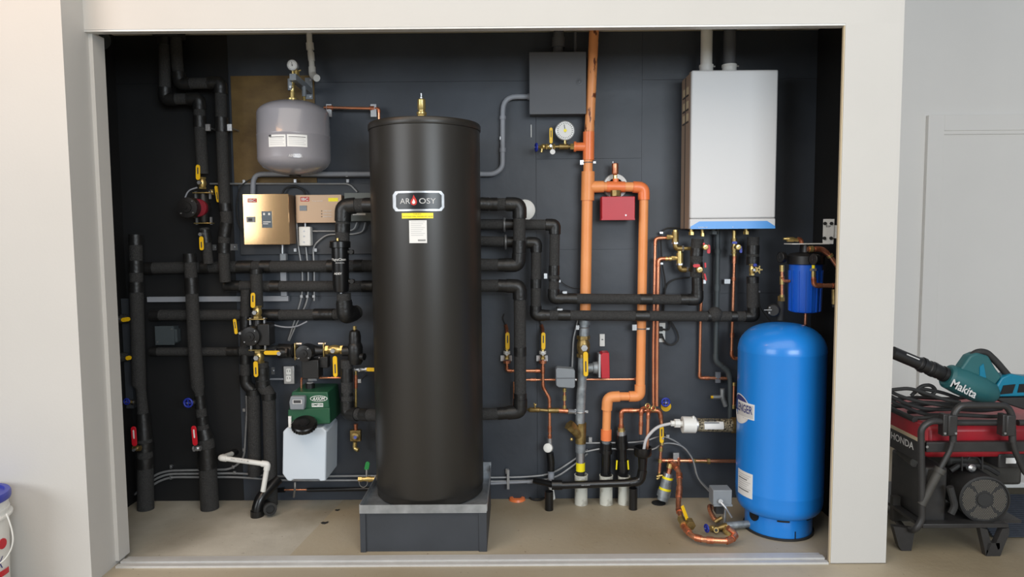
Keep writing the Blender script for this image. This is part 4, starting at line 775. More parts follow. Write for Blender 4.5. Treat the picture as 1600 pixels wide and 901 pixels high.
for a_, b2, w_, mt_ in ((667, 673, 11, 'brass'), (673, 679, 15, 'steel'), (679, 690, 18, 'abs'), (690, 700, 20, 'abs'), (700, 718, 15, 'abs'), (718, 736, 19, 'abs'), (736, 744, 16, 'abs')): seg_([(970.5+(a_-667)*.04, a_), (971+(a_-667)*.04, b2)], w_, 'fitting', mt_, parent=t)
seg_([(964, 719), (963, 733)], 2.5, 'stripe', 'yellow_label', 3.85, parent=t); seg_([(981, 719), (982, 733)], 2.5, 'stripe', 'yellow_label', 3.85, parent=t)
t = thing('waste_pipe', 'glossy black waste pipe running along the floor to the funnel elbow', 'pipe', W(930, 756, 3.80))
YWp = 3.80
seg_([(868, 758), (982, 754), (1002, 750), (1004, 733)], 12, 'pipe', 'abs', YWp, 14, parent=t); seg_([(984, 754), (1001, 751), (1004, 734)], 15, 'elbow', 'abs', YWp, 10, parent=t)
seg_([(835, 750, 3.87), (866, 757)], 10, 'wye_arm', 'abs', YWp, parent=t); seg_([(862, 757), (878, 757)], 16, 'hub', 'abs', YWp, parent=t)
c = W(1004, 738, YWp); MB().lathe([(.022, 0), (.025, .06), (.027, .088), (.046, .1), (.05, .108), (.05, .148), (.052, .15), (.044, .15), (.042, .12), (.0, .115)], c, seg=28).build('funnel', 'abs', t)
text_flat('ABS DWV', W(915, 757.7, YWp-.0225), (W(950, 756.7, YWp)-W(910, 757.7, YWp)).normalized(), V((0, 0, 1)), .005, .05, 'light_ink', t)
for (x, yb, yt, lab) in ((858, 797, 767, 'short black open pipe stub standing in the floor below the waste pipe'), (989, 796, 762, 'taller black pipe stub standing in the floor below the funnel elbow')):
    a = WZ(x, yb-1); a.y += .0; h_ = W(x, yt, a.y+.0).z; r = 6.8*S(a.y); m = MB().lathe([(r, 0), (r, h_), (r*.85, h_), (r*.85, h_-.05), (0, h_-.05)], a, seg=22); tag(m.build('pipe_stub', 'abs'), lab, 'pipe')
a = WZ(808, 780); tag(MB().lathe([(.05, 0), (.045, .012), (.03, .016), (.022, .006), (0, .004)], a, seg=20).build('floor_drain', 'orange_fitting'), 'orange ring of a cut pipe in the floor near the plinth', 'pipe end')
a = WZ(839, 778); tag(MB().torus(a+V((0, 0, .006)), V((0, 0, 1)), .043, .006).build('rubber_ring', 'rubber'), 'black rubber ring lying on the floor left of the black stub', 'ring')
for k, (x, y, w_, lab) in enumerate(((500, 815, 8, 'small dark debris flake'), (430, 735, 0, ''))):
    pass
# ------------------------------------------------------------------ copper hook cluster and neutraliser
run('copper_pipe', 'tall copper pipe hooking right at its top, outer one beside the orange pipe', 'pipe', 'copper', [(1021, 634), (1021, 540), (1024, 372), (1048, 371)], 5, 3.885, elbow='copper_fitting', fillet=8, bands=[(2, .75, .95)], band_mt='brass', band_name='nut', bscale=1.4, seg=12)
run('copper_pipe', 'tall copper pipe hooking right at its top, inner one closer to the boiler', 'pipe', 'copper', [(1026.5, 634), (1027, 540), (1029, 404), (1050, 404)], 5.6, 3.865, elbow='copper_fitting', fillet=8, bands=[(2, .5, .65), (2, .75, .95)], band_mt='brass', band_name='nut', bscale=1.35, seg=12)
run('copper_pipe', 'copper hook pipe arching over into the black floor fitting', 'pipe', 'copper', [(970.5, 668), (971, 641), (1031, 641), (1034.5, 668)], 6.5, 3.86, elbow='copper_fitting', fillet=8, bands=[(1, .2, .3), (1, .5, .6), (0, 0, .2)], band_mt='copper_fitting', band_name='coupling', bscale=1.25, seg=12)
run('copper_pipe', 'short open-ended copper tube hanging from the hook pipe', 'pipe', 'copper', [(1014, 633, 3.87), (1002, 640, 3.81), (1001, 678, 3.81)], 6, 3.81, elbow='copper_fitting', fillet=5, bands=[(1, .5, .65)], band_mt='copper_fitting', band_name='coupling', bscale=1.15, seg=12)
run('copper_pipe', 'long copper drain tube hanging down into the black funnel', 'pipe', 'copper', [(1021, 637, 3.87), (1013, 645, 3.80), (1011, 705, 3.80)], 5.6, 3.80, elbow='copper_fitting', fillet=5, seg=12)
for x, y in ((1012, 634), (1021, 638)):
    tag(MB().torus(W(x, y, 3.82), V((.3, -1, .2)), .014, .003, 18, 6).build('wire_ring', 'brass'), 'brass ring loop on the %s of the two hanging copper tubes' % ('shorter' if x == 1012 else 'longer'), 'ring')
t = ball_valve('slim brass valve with upright yellow lever below the copper hook pipe', 1034, 682, 3.86, 'v', 26, 7, (1034, 692, 1034, 665, 6.5))
run('copper_pipe', 'upright copper pipe under the slim valve ending in a small brass drain cock', 'pipe', 'copper', [(1033, 696), (1030, 738), (1029, 744)], 5, 3.87, bands=[(0, .5, .62), (0, .05, .2)], band_mt='brass', band_name='coupling', bscale=1.35, seg=12)
t = thing('drain_cock', 'tiny brass drain cock at the end of the upright copper pipe near the floor', 'valve', W(1030, 750, 3.86)); MB().tube(pts3([(1030, 738), (1030, 746), (1026, 748)], 3.86), .007, .01, 8).build('body', 'brass', t); MB().tube(pts3([(1026, 744), (1035, 742)], 3.84), .004, seg=6).build('key', 'brass', t)
t = run('copper_pipe', 'horizontal copper pipe running low behind the blue tank', 'pipe', 'copper', [(1031, 719), (1160, 720)], 5.5, 3.90, bands=[(0, .0, .06), (0, .1, .16), (0, .35, .4)], band_mt='copper_fitting', band_name='coupling', bscale=1.25, clips=[(1052, 707, 1061, 722)], seg=12)
MB().rings(pts3([(1083, 719.5), (1086, 719.5), (1087, 719.5), (1104, 720), (1105, 720), (1109, 720)], 3.90), [.013, .013, .011, .011, .017, .017], 6).build('check_valve', 'old_brass', t); MB().cyl(W(1060, 714, 3.90), W(1060, 726, 3.90), .012).build('clamp', 'copper_fitting', t)
t = globe('blue wheel hose tap with round yellow wall flange, right of the tall copper pair', 1040, 632, 3.93, 1040, 628, 7.5, 'brass', plate=W(1040, 634, YB))
run('clear_hose', 'milky clear hose curving from the white filter tube down into the funnel', 'hose', 'hose', [(1006, 702), (1009, 685), (1026, 666), (1050, 661)], 5, 3.78, fillet=16, part='tube', seg=12)
t = thing('neutraliser_tube', 'white capped clear cylinder filled with gravel left of the blue tank', 'filter', W(1110, 676, 3.78)); YN = 3.78
def hx(x0, x1, wpx, name, mt, y=663, seg=24): return MB().cyl(W(x0, y, YN), W(x1, y+.04*(x1-x0)*.5, YN), wpx/2*S(YN), seg=seg).build(name, mt, t)
hx(1048, 1055, 9, 'nut', 'white_plastic', 661, 6); hx(1054, 1062, 14, 'union', 'white_plastic', 661, 8); hx(1061, 1068, 9, 'neck', 'white_plastic', 661.5); hx(1066, 1086, 26, 'end_cap', 'white_plastic', 663)
hx(1085, 1089, 22, 'collar', 'steel', 663); hx(1088, 1144, 21, 'gravel_tube', 'gravel', 663.3); hx(1143, 1152, 25, 'far_cap', 'old_brass', 664)
MB().cyl(W(1083, 650, YN-.02), W(1085, 656, YN-.02), .007).build('clip', 'white_plastic', t)
cN = W(1113, 664, YN); rN = 10.6*S(YN)
m = MB()
for i in range(9):
    a0 = .75-.13*i
    pass
n0 = 0; m = MB(); xa, xb = W(1098, 660, YN).x, W(1128, 660, YN).x
for k in range(9):
    a = -.35+1.15*k/8
    for x in (xa, xb): m.v.append(V((x, cN.y-(rN+.001)*math.cos(a), cN.z+(rN+.001)*math.sin(a))))
for k in range(8): m.f.append([2*k, 2*k+1, 2*k+3, 2*k+2])
lb = m.build('label', 'paper', t); MB().pbox(1101, 656, 1118, 656.8, YN-rN-.003, YN-rN+.008).pbox(1101, 660, 1124, 660.7, YN-rN-.003, YN-rN+.003).build('print_line', 'ink', lb)
# outlet and plugs right
t = thing('electrical_outlet', 'white wall outlet with two black plugs right of the tall copper pair', 'outlet', W(1034, 534, YB-.01)); MB().pbox(1029.5, 504, 1039.5, 534.5, YB-.016, YB-.0065).build('cover_plate', 'white_plastic', t, bevel=.001)
for y, lab in ((514, 'upper'), (525, 'lower')):
    o = thing('power_plug', 'black power plug in the %s socket of the right wall outlet, with its cord' % lab, 'plug', W(1033, y, YB-.04)); MB().pbox(1029, y-3.5, 1036, y+3.5, YB-.045, YB-.0165).build('plug_body', 'rubber', o, bevel=.003)
    MB().tube(pts3([(1036, y), (1045, y+2), (1048, 505), (1045, 492)] if y < 520 else [(1035, y), (1040, 536), (1052, 540), (1061, 530), (1058, 518), (1046, 498)], YB-.035), .005, .04, 8).build('cord', 'rubber', o)
conduit('black cable running down between boiler and tall copper pipes, with a loop to the right', [(1086, 360), (1060, 356), (1040, 356), (1032, 366), (1034, 410), (1040, 440), (1037, 490)], 2.4, 3.93, 12, mt='rubber', name='cable', cat='cable', clips=[(1031, 410, 1036, 413), (1031, 362, 1036, 365)])
conduit('black cable curving from the boiler riser left and down past the outlet', [(1078, 433), (1056, 435), (1043, 442), (1037, 460), (1034, 495)], 2.4, 3.945, 10, mt='rubber', name='cable', cat='cable')
conduit('thin black wire from the upper long pipe corner to the orange riser', [(873, 430), (876, 440), (890, 449), (915, 452)], 1.3, 3.93, 10, mt='rubber', name='cable', cat='cable', clips=[(872, 437, 876, 441)])
# ------------------------------------------------------------------ boiler
bf = 3.70; bb_ = 3.93
bx0, bx1 = W(1079.5, 233, bf).x, W(1214, 233, bf).x; bz1 = W(1150, 109, bf).z; bz0 = W(1142, 357, bf).z
t = thing('boiler', 'large white wall hung boiler with blue lower strip and taupe side', 'boiler', ((bx0+bx1)/2, 3.8, bz0))
MB().box(bx0+.004, bx1-.004, bf+.055, bb_, bz0+.002, bz1-.003).build('cabinet', 'taupe', t, bevel=.004)
MB().box(bx0, bx1, bf, bf+.03, bz0+.055, bz1).build('front_cover', 'boiler_white', t, bevel=.008); MB().box(bx0, bx1, bf, bf+.03, bz0, bz0+.0535).build('lower_cover', 'boiler_white', t, bevel=.004)
MB().box(bx0+.001, bx1-.001, bf+.028, bf+.056, bz0, bz1-.001).build('side_frame', 'taupe', t)
MB().prism([V((bx0+.002, bf-.004, bz0-.001)), V((bx1-.002, bf-.004, bz0-.001)), V((bx1-.002, bf-.002, bz0+.012)), V((bx1-.045, bf-.0006, bz0+.04)), V((bx0+.05, bf-.0006, bz0+.04)), V((bx0+.002, bf-.002, bz0+.012))], V((0, .004, 0))).build('blue_strip', 'blue_strip', t)
text_flat('SUPERFLOW', V((bx0+.068, bf-.0045, bz0+.008)), V((1, 0, 0)), V((0, 0, 1)), .006, .05, 'paper', t); MB().cyl(V(((bx0+bx1)/2+.0, bf-.0045, bz0+.008)), V(((bx0+bx1)/2, bf-.002, bz0+.008)), .002, seg=8).build('indicator', 'paper', t)
for (za, zb, y0) in ((.86, .93, 0), (.77, .80, 1), (.69, .73, 2)):
    zz = bz0+(bz1-bz0)*za; MB().box(bx0+.0005, bx0+.0055, bf+.075, bf+.125, zz, zz+.006).box(bx0+.0005, bx0+.0055, bf+.15, bf+.2, zz, zz+.006).build('side_slot', 'ink', t)
    MB().box(bx0+.002, bx0+.005, bf+.08, bf+.12, zz+.01, zz+.05).box(bx0+.002, bx0+.005, bf+.155, bf+.195, zz+.01, zz+.05).build('side_label', 'tan', t)
for k in range(2): MB().box(bx0-.0, bx0+.0045, bf+.135+.001*k, bf+.138, bz0, bz1-.01).build('side_seam', 'ink', t)
for x, wd, mt_, lab in ((1103.5, 17.5, 'pvc', 'white vent pipe rising from the boiler to the ceiling'), (1139.5, 18.5, 'grey_box', 'grey vent pipe rising from the boiler to the ceiling beside the white one')):
    c = W(x, 107, 3.82); c.z = bz1; t2 = thing('flue_pipe', lab, 'pipe', c); MB().cyl(c, V((c.x, c.y, ZC-.001)), wd/2*S(3.82), seg=28).build('pipe', mt_, t2)
    r = wd/2*S(3.82); MB().lathe([(r*1.22, 0), (r*1.24, .01), (r*1.16, .014), (r*1.16, .04), (r*1.24, .044), (r*1.22, .055), (r*1.0, .056)], c, seg=28).build('collar', 'pvc', t2); MB().cyl(c+V((r*1.1, -.01, .045)), c+V((r*1.45, -.01, .045)), .005, seg=8).build('clamp_screw', 'steel', t2)
# under boiler fittings
YU = 3.84
def nip(label, x, y0, y1, wpx, mt='brass', Y=YU):
    t = thing('boiler_fitting', label, 'fitting', W(x, y1, Y)); s = S(Y)
    MB().cyl(W(x, y0, Y), W(x, y1, Y), wpx/2*s*.7).build('nipple', mt, t); MB().hexnut(W(x, y1-3, Y), W(x, y1+2, Y), wpx/2*s).build('nut', mt, t)
nip('brass fitting under the left front of the boiler', 1080.5, 356, 365, 9); nip('thin brass fitting under the boiler, second from the left', 1097.5, 356, 367, 7); nip('brass fitting under the right part of the boiler', 1166, 356, 364, 9); nip('dark plastic connector under the middle of the boiler', 1115, 356, 364, 13, 'dark_pvc')
run('condensate_pipe', 'dark grey plastic pipe dropping from the boiler middle with an S bend', 'pipe', 'dark_pvc', [(1121, 358), (1121, 400), (1118.5, 564), (1138, 580), (1141, 592), (1141, 662)], 8, 3.905, fillet=6, elbow='dark_pvc', bands=[(0, .75, .9), (1, .27, .33)], band_mt='dark_pvc', band_name='coupling', bscale=1.3)
run('copper_pipe', 'copper pipe dropping left of the grey boiler drain then turning right', 'pipe', 'copper', [(1097, 425), (1095, 485), (1093, 590), (1136, 591)], 5, 3.925, elbow='copper_fitting', fillet=5, bands=[(2, .2, .35)], band_mt='copper_fitting', band_name='coupling', bscale=1.3, clips=[(1099, 437, 1103, 443), (1118, 581, 1126, 598)], seg=12)
run('copper_pipe', 'copper pipe dropping right of the grey boiler drain toward the blue tank', 'pipe', 'copper', [(1147.5, 398), (1145, 485), (1143, 555), (1147, 560), (1162, 560)], 5, 3.925, elbow='copper_fitting', fillet=4, bands=[(0, .4, .46), (1, .5, .6), (0, 0, .15)], band_mt='copper_fitting', band_name='coupling', bscale=1.4, clips=[(1132, 436, 1141, 443)], seg=12)
run('copper_pipe', 'short upright copper piece beside the blue tank at badge height', 'pipe', 'copper', [(1147, 597), (1146, 638)], 4.4, 3.90, bands=[(0, 0, .12), (0, .85, 1)], band_mt='brass', band_name='nut', bscale=1.4, seg=12)
t = thing('relief_valve', 'small grey metal valve with yellow tip left of the S-bent drain', 'valve', W(1125, 625, 3.90)); MB().tube(pts3([(1129, 607), (1129, 620), (1134, 634)], 3.90), .014, .01, 12).build('body', 'galvanised', t); MB().tube(pts3([(1129, 620), (1114, 620)], 3.90), .011, seg=10).build('arm', 'galvanised', t); MB().cyl(W(1114, 620, 3.9), W(1111, 620, 3.9), .008, seg=6).build('tip', 'yellow', t)
# mixing valves feeding copper hooks
for (x, y, e, lab) in ((1055, 370, 'upper', 'upper brass elbow valve joining the outer copper hook pipe to the boiler'), (1062, 403, 'lower', 'lower brass mixing valve joining the inner copper hook pipe to the boiler')):
    t = thing('mixing_valve', lab, 'valve', W(x, y+18, 3.86)); MB().cyl(W(x, y-8, 3.86), W(x, y+9, 3.86), .019, seg=14).build('body', 'old_brass' if e == 'upper' else 'brass', t)
    MB().hexnut(W(x-6, y, 3.86), W(x-13, y, 3.865), .013).build('nut', 'brass', t); MB().hexnut(W(x, y+8, 3.86), W(x, y+11, 3.86), .021).build('nut', 'steel', t); MB().tube(pts3([(x-2, y), (x-8, y)], 3.86), .012, seg=10).build('side_arm', 'brass', t)
    MB().tube(pts3([(x, y+9), (x+1, y+18), (x+12, y+18)], 3.86), .016, .025, 12).build('elbow', 'old_brass', t); MB().tube(pts3([(x+10, y+18), (1084, y+18)], 3.86), .010, seg=10).build('nipple', 'brass', t); MB().hexnut(W(x+10, y+18, 3.86), W(x+13, y+18, 3.86), .018).build('nut', 'steel', t)
    MB().cyl(W(x, y-8, 3.86), W(x, y-11, 3.86), .013, seg=10).build('cap', 'brass', t)
def disc_valve(label, x, y, Y, r, hs, hm, bm='brass'):
    t = thing('service_valve', label, 'valve', W(x, y+r, Y)); c = W(x, y, Y)
    MB().lathe([(r*S(Y)*.7, 0), (r*S(Y), .004), (r*S(Y), .02), (r*S(Y)*.8, .024), (.004, .025)], c, V((0, -1, 0)), 20).build('body', bm, t); MB().cyl(c, c+V((0, .03, 0)), .01).build('stem', bm, t)
    MB().obb(c+V((-.008, -.026, -.002)), c+V((.008, -.026, .006)), .003, .002).build('slot', 'black', t)
    for h_ in hs: MB().capsule(*h_, Y-.012, .006).build('handle', hm, t)
    return t
YV = 3.75
disc_valve('brass service valve with red lever just under the boiler, left side', 1101, 386, YV, 4.5, [(1107, 382, 1107.5, 396, 5), (1100, 379, 1100, 383, 3)], 'red')
disc_valve('brass service valve with red levers on the left boiler riser, lower down', 1092, 421, YV, 5, [(1083, 415, 1094, 415, 5), (1102, 410, 1102.5, 418, 2.5), (1101, 427, 1103.5, 438, 2.5)], 'red')
disc_valve('brass service valve with dark blue lever under the boiler, right of the middle', 1152, 386, YV, 4.5, [(1157, 384, 1158, 395, 4), (1144, 379, 1152, 379, 4)], 'blue_knob')
t = ball_valve('brass valve on the right boiler riser with blue lever', 1175, 421, 3.77, 'v', 18, 9, (1177, 414, 1183, 414, 5), 'blue_knob')
c = W(1185, 421, 3.75); m = MB().cyl(c, c+V((0, .02, 0)), .012)
for k in range(5): a = k*1.257; m.obb(c, c+V((math.cos(a)*.022, 0, math.sin(a)*.022)), .007, .006)
tag(m.build('star_knob', 'brass'), 'brass star shaped knob right of the blue-lever valve under the boiler', 'knob')
run('boiler_riser', 'brass column with drain cock above the right copper drop under the boiler', 'pipe', 'brass', [(1147, 360), (1147, 400)], 6, 3.86, bands=[(0, .3, .5), (0, .62, .78), (0, .82, .9)], band_mt='old_brass', band_name='nut', bscale=1.5, seg=12)
run(IP, 'thick black taped pipe hanging under the boiler left, in front of the brass elbows', 'pipe', 'foam', [(1090, 373), (1088, 400), (1088, 432)], 19, 3.80, bands=[(0, .55, .98), (1, .3, .75)], bscale=1.05)
run(IP, 'thick black taped pipe hanging under the boiler right, above the blue tank', 'pipe', 'foam', [(1177, 370), (1176, 414)], 18, 3.80, bands=[(0, .3, .6), (0, .7, .98)], bscale=1.06)
run(IP, 'thick grey foam pipe piece below the brass star knob', 'pipe', 'foam', [(1176, 432), (1176, 480)], 18, 3.80, bands=[(0, 0, .2)], bscale=1.03)
conduit('thin black cable hanging right of the right boiler riser', [(1186, 455), (1187, 480), (1206, 505)], 1.6, 3.90, 8, mt='rubber', name='cable', cat='cable', clips=[(1184, 454, 1188, 457)])
# ------------------------------------------------------------------ blue pressure tank
BY = 3.545; bx = W(1219, 660, BY).x; bzt = W(1222, 504, BY).z
br = W(1285.5, 600, BY).x-bx
t = thing('pressure_tank', 'tall glossy blue well pressure tank standing on the floor at the right', 'tank', (bx, BY, 0)); b0 = V((bx, BY, 0))
zb = W(1219, 804, BY-.1).z
pr = [(br*.82, zb-.0)]+[(br*(.80+.2*math.sin(a)), zb+.07*(1-math.cos(a))+.0) for a in [math.pi/2*i/6 for i in range(1, 7)]]+[(br, zb+.11), (br*1.004, zb+.115), (br*1.004, zb+.12), (br, zb+.125), (br, bzt-.15), (br*1.004, bzt-.145), (br*1.004, bzt-.14)]
pr += [(br*math.cos(a)**.75, bzt-.14+.14*math.sin(a)) for a in [math.pi/2*i/10 for i in range(1, 10)]]+[(0, bzt)]
MB().lathe(pr, b0, seg=64).build('shell', 'blue_tank', t)
rb = 53*S(3.4); MB().lathe([(rb, .012), (rb, zb+.02), (rb*.97, zb+.05)], b0, seg=56).build('base_skirt', 'blue_tank', t); MB().lathe([(rb+.008, 0), (rb+.009, .012), (rb-.01, .0125)], b0, seg=56).build('rubber_foot', 'rubber', t)
for a in (-.4, .55, 1.35): MB().cpatch(bx, BY, rb+.001, a, a+.35, zb-.012, zb+.004, .003).build('skirt_vent', 'black', t)
MB().cpatch(bx, BY, rb, .12, .15, .012, .05, .002, seg=2).build('skirt_slot', 'black', t)
a = -1.12; MB().lathe([(.028, 0), (.028, .012)], V((bx+rb*math.sin(a)*.98, BY-rb*math.cos(a)*.98, .098)), V((math.sin(a), -math.cos(a), 0)), 20).build('pipe_hole', 'black', t)
c = W(1257, 518, BY-.03); 
MB().lathe([(.042, -.004), (.042, .004), (.016, .006)], c+V((0, 0, .0)), V((.25, -.35, 1)), 24).build('valve_ring', 'tan', t); MB().lathe([(.018, 0), (.018, .02), (.01, .03), (.01, .036)], c, V((.25, -.35, 1)), 14).build('air_valve', 'black', t)
cb = (bx, BY, br)
a, z = on_cyl(1164, 641, *cb)
def cshape(pts_, aa, zz, off, name, mt, par):
    m = MB(); k = len(pts_); rr = br+off; N_ = 10
    ctr = [V((bx+rr*math.sin(aa+p/rr), BY-rr*math.cos(aa+p/rr), zz+q)) for p, q in pts_]
    m.v = ctr+[V((bx+rr*math.sin(aa), BY-rr*math.cos(aa), zz))]; m.f = [[i, (i+1) % k, k] for i in range(k)]; return m.build(name, mt, par, smooth=False)
E_ = lambda sx, sz: [(sx*math.cos(2*math.pi*i/36), sz*math.sin(2*math.pi*i/36)) for i in range(36)]
a2 = on_cyl(1172.5, 641, *cb)[0]-.092/br
o = cshape(E_(.092, .078), a2, z, .0012, 'badge', 'paper', t); cshape(E_(.086, .072), a2, z, .0017, 'badge_field', 'navy', o)
cshape([(p, q) for p, q in E_(.080, .066) if q < -.0] , a2, z-.012, .0022, 'badge_half', 'paper', o)
o, am, zm, ww, hh = tank_patch(1154, 628, 1179, 652, 'badge_banner', 'paper', .003, 0, t, cb)
o, am, zm, ww, hh = tank_patch(1154, 630, 1178, 650, 'banner_field', 'light_ink', .0038, 0, t, cb)
am, zm = on_cyl(1178, 642, *cb); hgt = .042; wdt = .235
vs, fs = text_mesh('CHALLENGER', hgt, wdt, bold=.01); rr = br+.0055; m = MB(); m.v = [V((bx+rr*math.sin(am+(p-wdt/2-.006)/rr), BY-rr*math.cos(am+(p-wdt/2-.006)/rr), zm+q)) for p, q in vs]; m.f = fs; m.build('lettering', 'navy', t, smooth=False)
o, am, zm, ww, hh = tank_patch(1153.5, 736, 1176, 774, 'data_label', 'paper', .001, 0, t, cb)
for k in range(8): MB().cpatch(bx, BY, br+.0015, am-ww*.4/br, am+ww*(.4-.1*(k % 3))/br, zm+hh*(.36-.09*k), zm+hh*(.36-.09*k)+.004, .0005).build('print_line', 'ink' if k in (2, 7) else 'light_ink', o)
# ------------------------------------------------------------------ blue water filter
FY = 3.62; fx = W(1258, 450, FY).x; fz0 = W(1258, 488, FY).z; fz1 = W(1258, 413, FY).z; fr = 24.5*S(FY)
t = thing('water_filter', 'blue cartridge water filter with black head hanging above the blue tank', 'filter', (fx, FY, fz0))
MB().lathe([(fr*.6, 0), (fr*.88, .006), (fr*.94, .02), (fr, fz1-fz0)], V((fx, FY, fz0)), seg=40).build('housing', 'blue_filter', t)
m = MB()
for k in range(16): a = 2*math.pi*k/16; e = V((math.sin(a), -math.cos(a), 0)); m.obb(V((fx, FY, fz0+.01))+e*fr*.94, V((fx, FY, fz1-.03))+e*fr, .005, .006, e)
m.build('housing_ribs', 'blue_filter', t, kind='stuff')
hz = fz1; MB().lathe([(fr*1.02, 0), (fr*1.12, .004), (fr*1.12, .045), (fr*.95, .058), (fr*.4, .066), (fr*.36, .105), (fr*.6, .11)], V((fx, FY, hz)), seg=40).build('head', 'black_plastic', t)
t2 = thing('filter_bracket', 'white metal bracket holding the blue filter from the closet side', 'bracket', W(1262, 383, FY)); a = W(1232, 381, FY); b_ = W(1290, 381, FY)
MB().box(a.x, b_.x, FY-.05, FY+.06, a.z-.002, a.z+.003).build('shelf_plate', 'white_plastic', t2); MB().pprism([(1287, 342), (1304, 342), (1302, 381), (1286, 381)], FY-.045, FY-.040).build('upright_plate', 'white_plastic', t2)
for (x, y) in ((1289.5, 349), (1299.5, 349), (1288.5, 372), (1299, 372)): MB().disc(x, y, FY-.051, 2.6, .006, 12).build('bolt', 'rubber', t2)
text_px('ESP', 1291, 352, 1298, 355, FY-.046, 'ink', t2)
m = MB(); m.box(W(1294, 360, FY-.04).x, XBR-.001, FY-.039, FY-.033, W(1297, 372, FY).z, W(1297, 352, FY).z).build('wall_arm', 'white_plastic', t2)
CP = 'copper_pipe'
run(CP, 'copper pipe leaving the filter head and sloping down to the right wall', 'pipe', 'copper', [(1262, 389), (1284, 389), (1296, 398), (1310, 418)], 7.5, 3.55, elbow='copper_fitting', fillet=6, bands=[(0, .1, .35), (2, .0, .15)], band_mt='brass', band_name='nut', bscale=1.35, seg=12)
run(CP, 'copper pipe turning right below the front dial of the blue filter', 'pipe', 'copper', [(1271, 432), (1272, 446), (1310, 446)], 7, 3.50, elbow='copper_fitting', fillet=7, bands=[(1, .75, .85), (1, .12, .25)], band_mt='copper_fitting', band_name='coupling', bscale=1.2, seg=12)
t = thing('brass_union', 'brass union under the front dial of the blue filter', 'fitting', W(1271, 432, 3.50)); MB().hexnut(W(1271, 419, 3.50), W(1271, 423, 3.50), .018).build('nut', 'steel', t); MB().cyl(W(1271, 422, 3.50), W(1271, 433, 3.50), .011).build('sleeve', 'brass', t); MB().cyl(W(1271, 414, 3.50), W(1271, 419, 3.50), .008).build('port', 'yellow_label', t)
gauge('black rimmed dial gauge in front of the blue filter head', 1271, 405, 3.50, 9, 0, V((-1, -.42, 0)), 'dark_dial', 'black')
gauge('black rimmed dial gauge left of the blue filter head', 1220, 402, 3.62, 8.5, 0, V((-1, -.35, 0)), 'dark_dial', 'black')
run(CP, 'copper pipe with tee below the left dial of the blue filter', 'pipe', 'copper', [(1222, 414), (1222, 464)], 5.5, 3.62, bands=[(0, .0, .2), (0, .35, .6), (0, .92, 1)], band_mt='brass', band_name='coupling', bscale=1.35, seg=12)
run(CP, 'tiny copper elbow feeding the blue filter from the left', 'pipe', 'copper', [(1222, 432), (1224, 439), (1234, 439)], 5, 3.615, elbow='copper_fitting', fillet=4, seg=12)
run(CP, 'copper pipe stub under the blue filter going down behind the blue tank', 'pipe', 'copper', [(1259, 489), (1258, 516)], 5, 3.64, seg=12)
t = thing('brass_tap', 'gold coloured brass fitting lying on top of the filter bracket', 'fitting', W(1238, 376, 3.64)); MB().rings(pts3([(1224, 373), (1229, 373), (1230, 374), (1240, 374), (1241, 374), (1247, 375)], 3.64), [.006, .008, .013, .013, .01, .01], 12).build('body', 'brass', t); MB().tube(pts3([(1246, 373), (1251, 374), (1253, 380)], 3.64), .011, .012, 10).build('elbow', 'copper_fitting', t)
t = thing('well_switch', 'black round electric valve above the left shoulder of the blue tank', 'valve', W(1212, 500, 3.64)); c = W(1212, 484, 3.64); MB().lathe([(.028, 0), (.034, .006), (.034, .05), (.028, .056)], c+V((-.0, .02, 0)), V((-.5, -1, 0)), 24).build('housing', 'black_plastic', t); MB().hexnut(W(1221, 462, 3.64), W(1221, 470, 3.64), .02).build('hex_top', 'old_brass', t); MB().cyl(W(1220, 470, 3.64), W(1219, 500, 3.64), .02).build('body', 'rubber', t)
text_px('W', 1201, 479, 1204, 482, 3.585, 'light_ink', t); text_px('R', 1201, 487, 1204, 490, 3.585, 'light_ink', t); MB().pbox(1194, 483.6, 1206, 484.4, 3.584, 3.585).build('print_line', 'light_ink', t)
t = thing('brass_tap', 'small brass tap below the copper pipe at the right closet edge', 'valve', W(1303, 478, 3.5)); MB().cyl(W(1303, 452, 3.5), W(1303, 475, 3.5), .012).build('body', 'old_brass', t); MB().ball(W(1303, 478, 3.5), .01).build('tip', 'rubber', t)
# ------------------------------------------------------------------ floor copper loop
YL = 3.72
def pf(x, y, z): return WZ(x, y, z)
LP = [W(1050, 722, 3.88), W(1061, 735, 3.82), W(1062, 760, 3.74), W(1059, 790, 3.66), pf(1068, 822, .05), pf(1082, 838, .035), pf(1100, 843, .035), pf(1140, 845, .035), pf(1151, 834, .05), pf(1137, 824, .085)]
t = thing('copper_loop', 'thick copper pipe sweeping down to the floor and right to the blue tank', 'pipe', pf(1100, 845, 0)); MB().tube(LP, .0145, .06, 16).build('pipe', 'copper', t)
PP = path(LP, .06)
for i in (1, 7, 12, 14, 21, 26, 28, 36, 42, 46, 50):
    if i+1 < len(PP) and (PP[i+1]-PP[i]).length > 1e-4:
        d = (PP[i+1]-PP[i]).normalized(); MB().cyl(PP[i]-d*.016, PP[i]+d*.016, .0178, seg=16).build('coupling', 'copper_fitting', t)
t = thing('pipe_union', 'grey union with yellow bands slanting down to a dark hole in the floor', 'fitting', W(1034, 782, 3.84)); a = W(1048, 724, 3.88); b_ = W(1035, 781, 3.86)
d = (b_-a)
for (u0, u1, w_, mt_, nm) in ((0, .12, 11, 'brass', 'nut'), (.12, .28, 8, 'copper_fitting', 'nipple'), (.26, .36, 16, 'steel', 'collar'), (.36, .42, 18, 'yellow_label', 'yellow_band'), (.42, .66, 18, 'galvanised', 'body'), (.66, .72, 19, 'yellow_label', 'yellow_band'), (.72, .9, 21, 'galvanised', 'body'), (.9, 1, 17, 'galvanised', 'collar')): MB().cyl(a+d*u0, a+d*u1, w_/2*S(3.87), seg=20).build(nm, mt_, t)
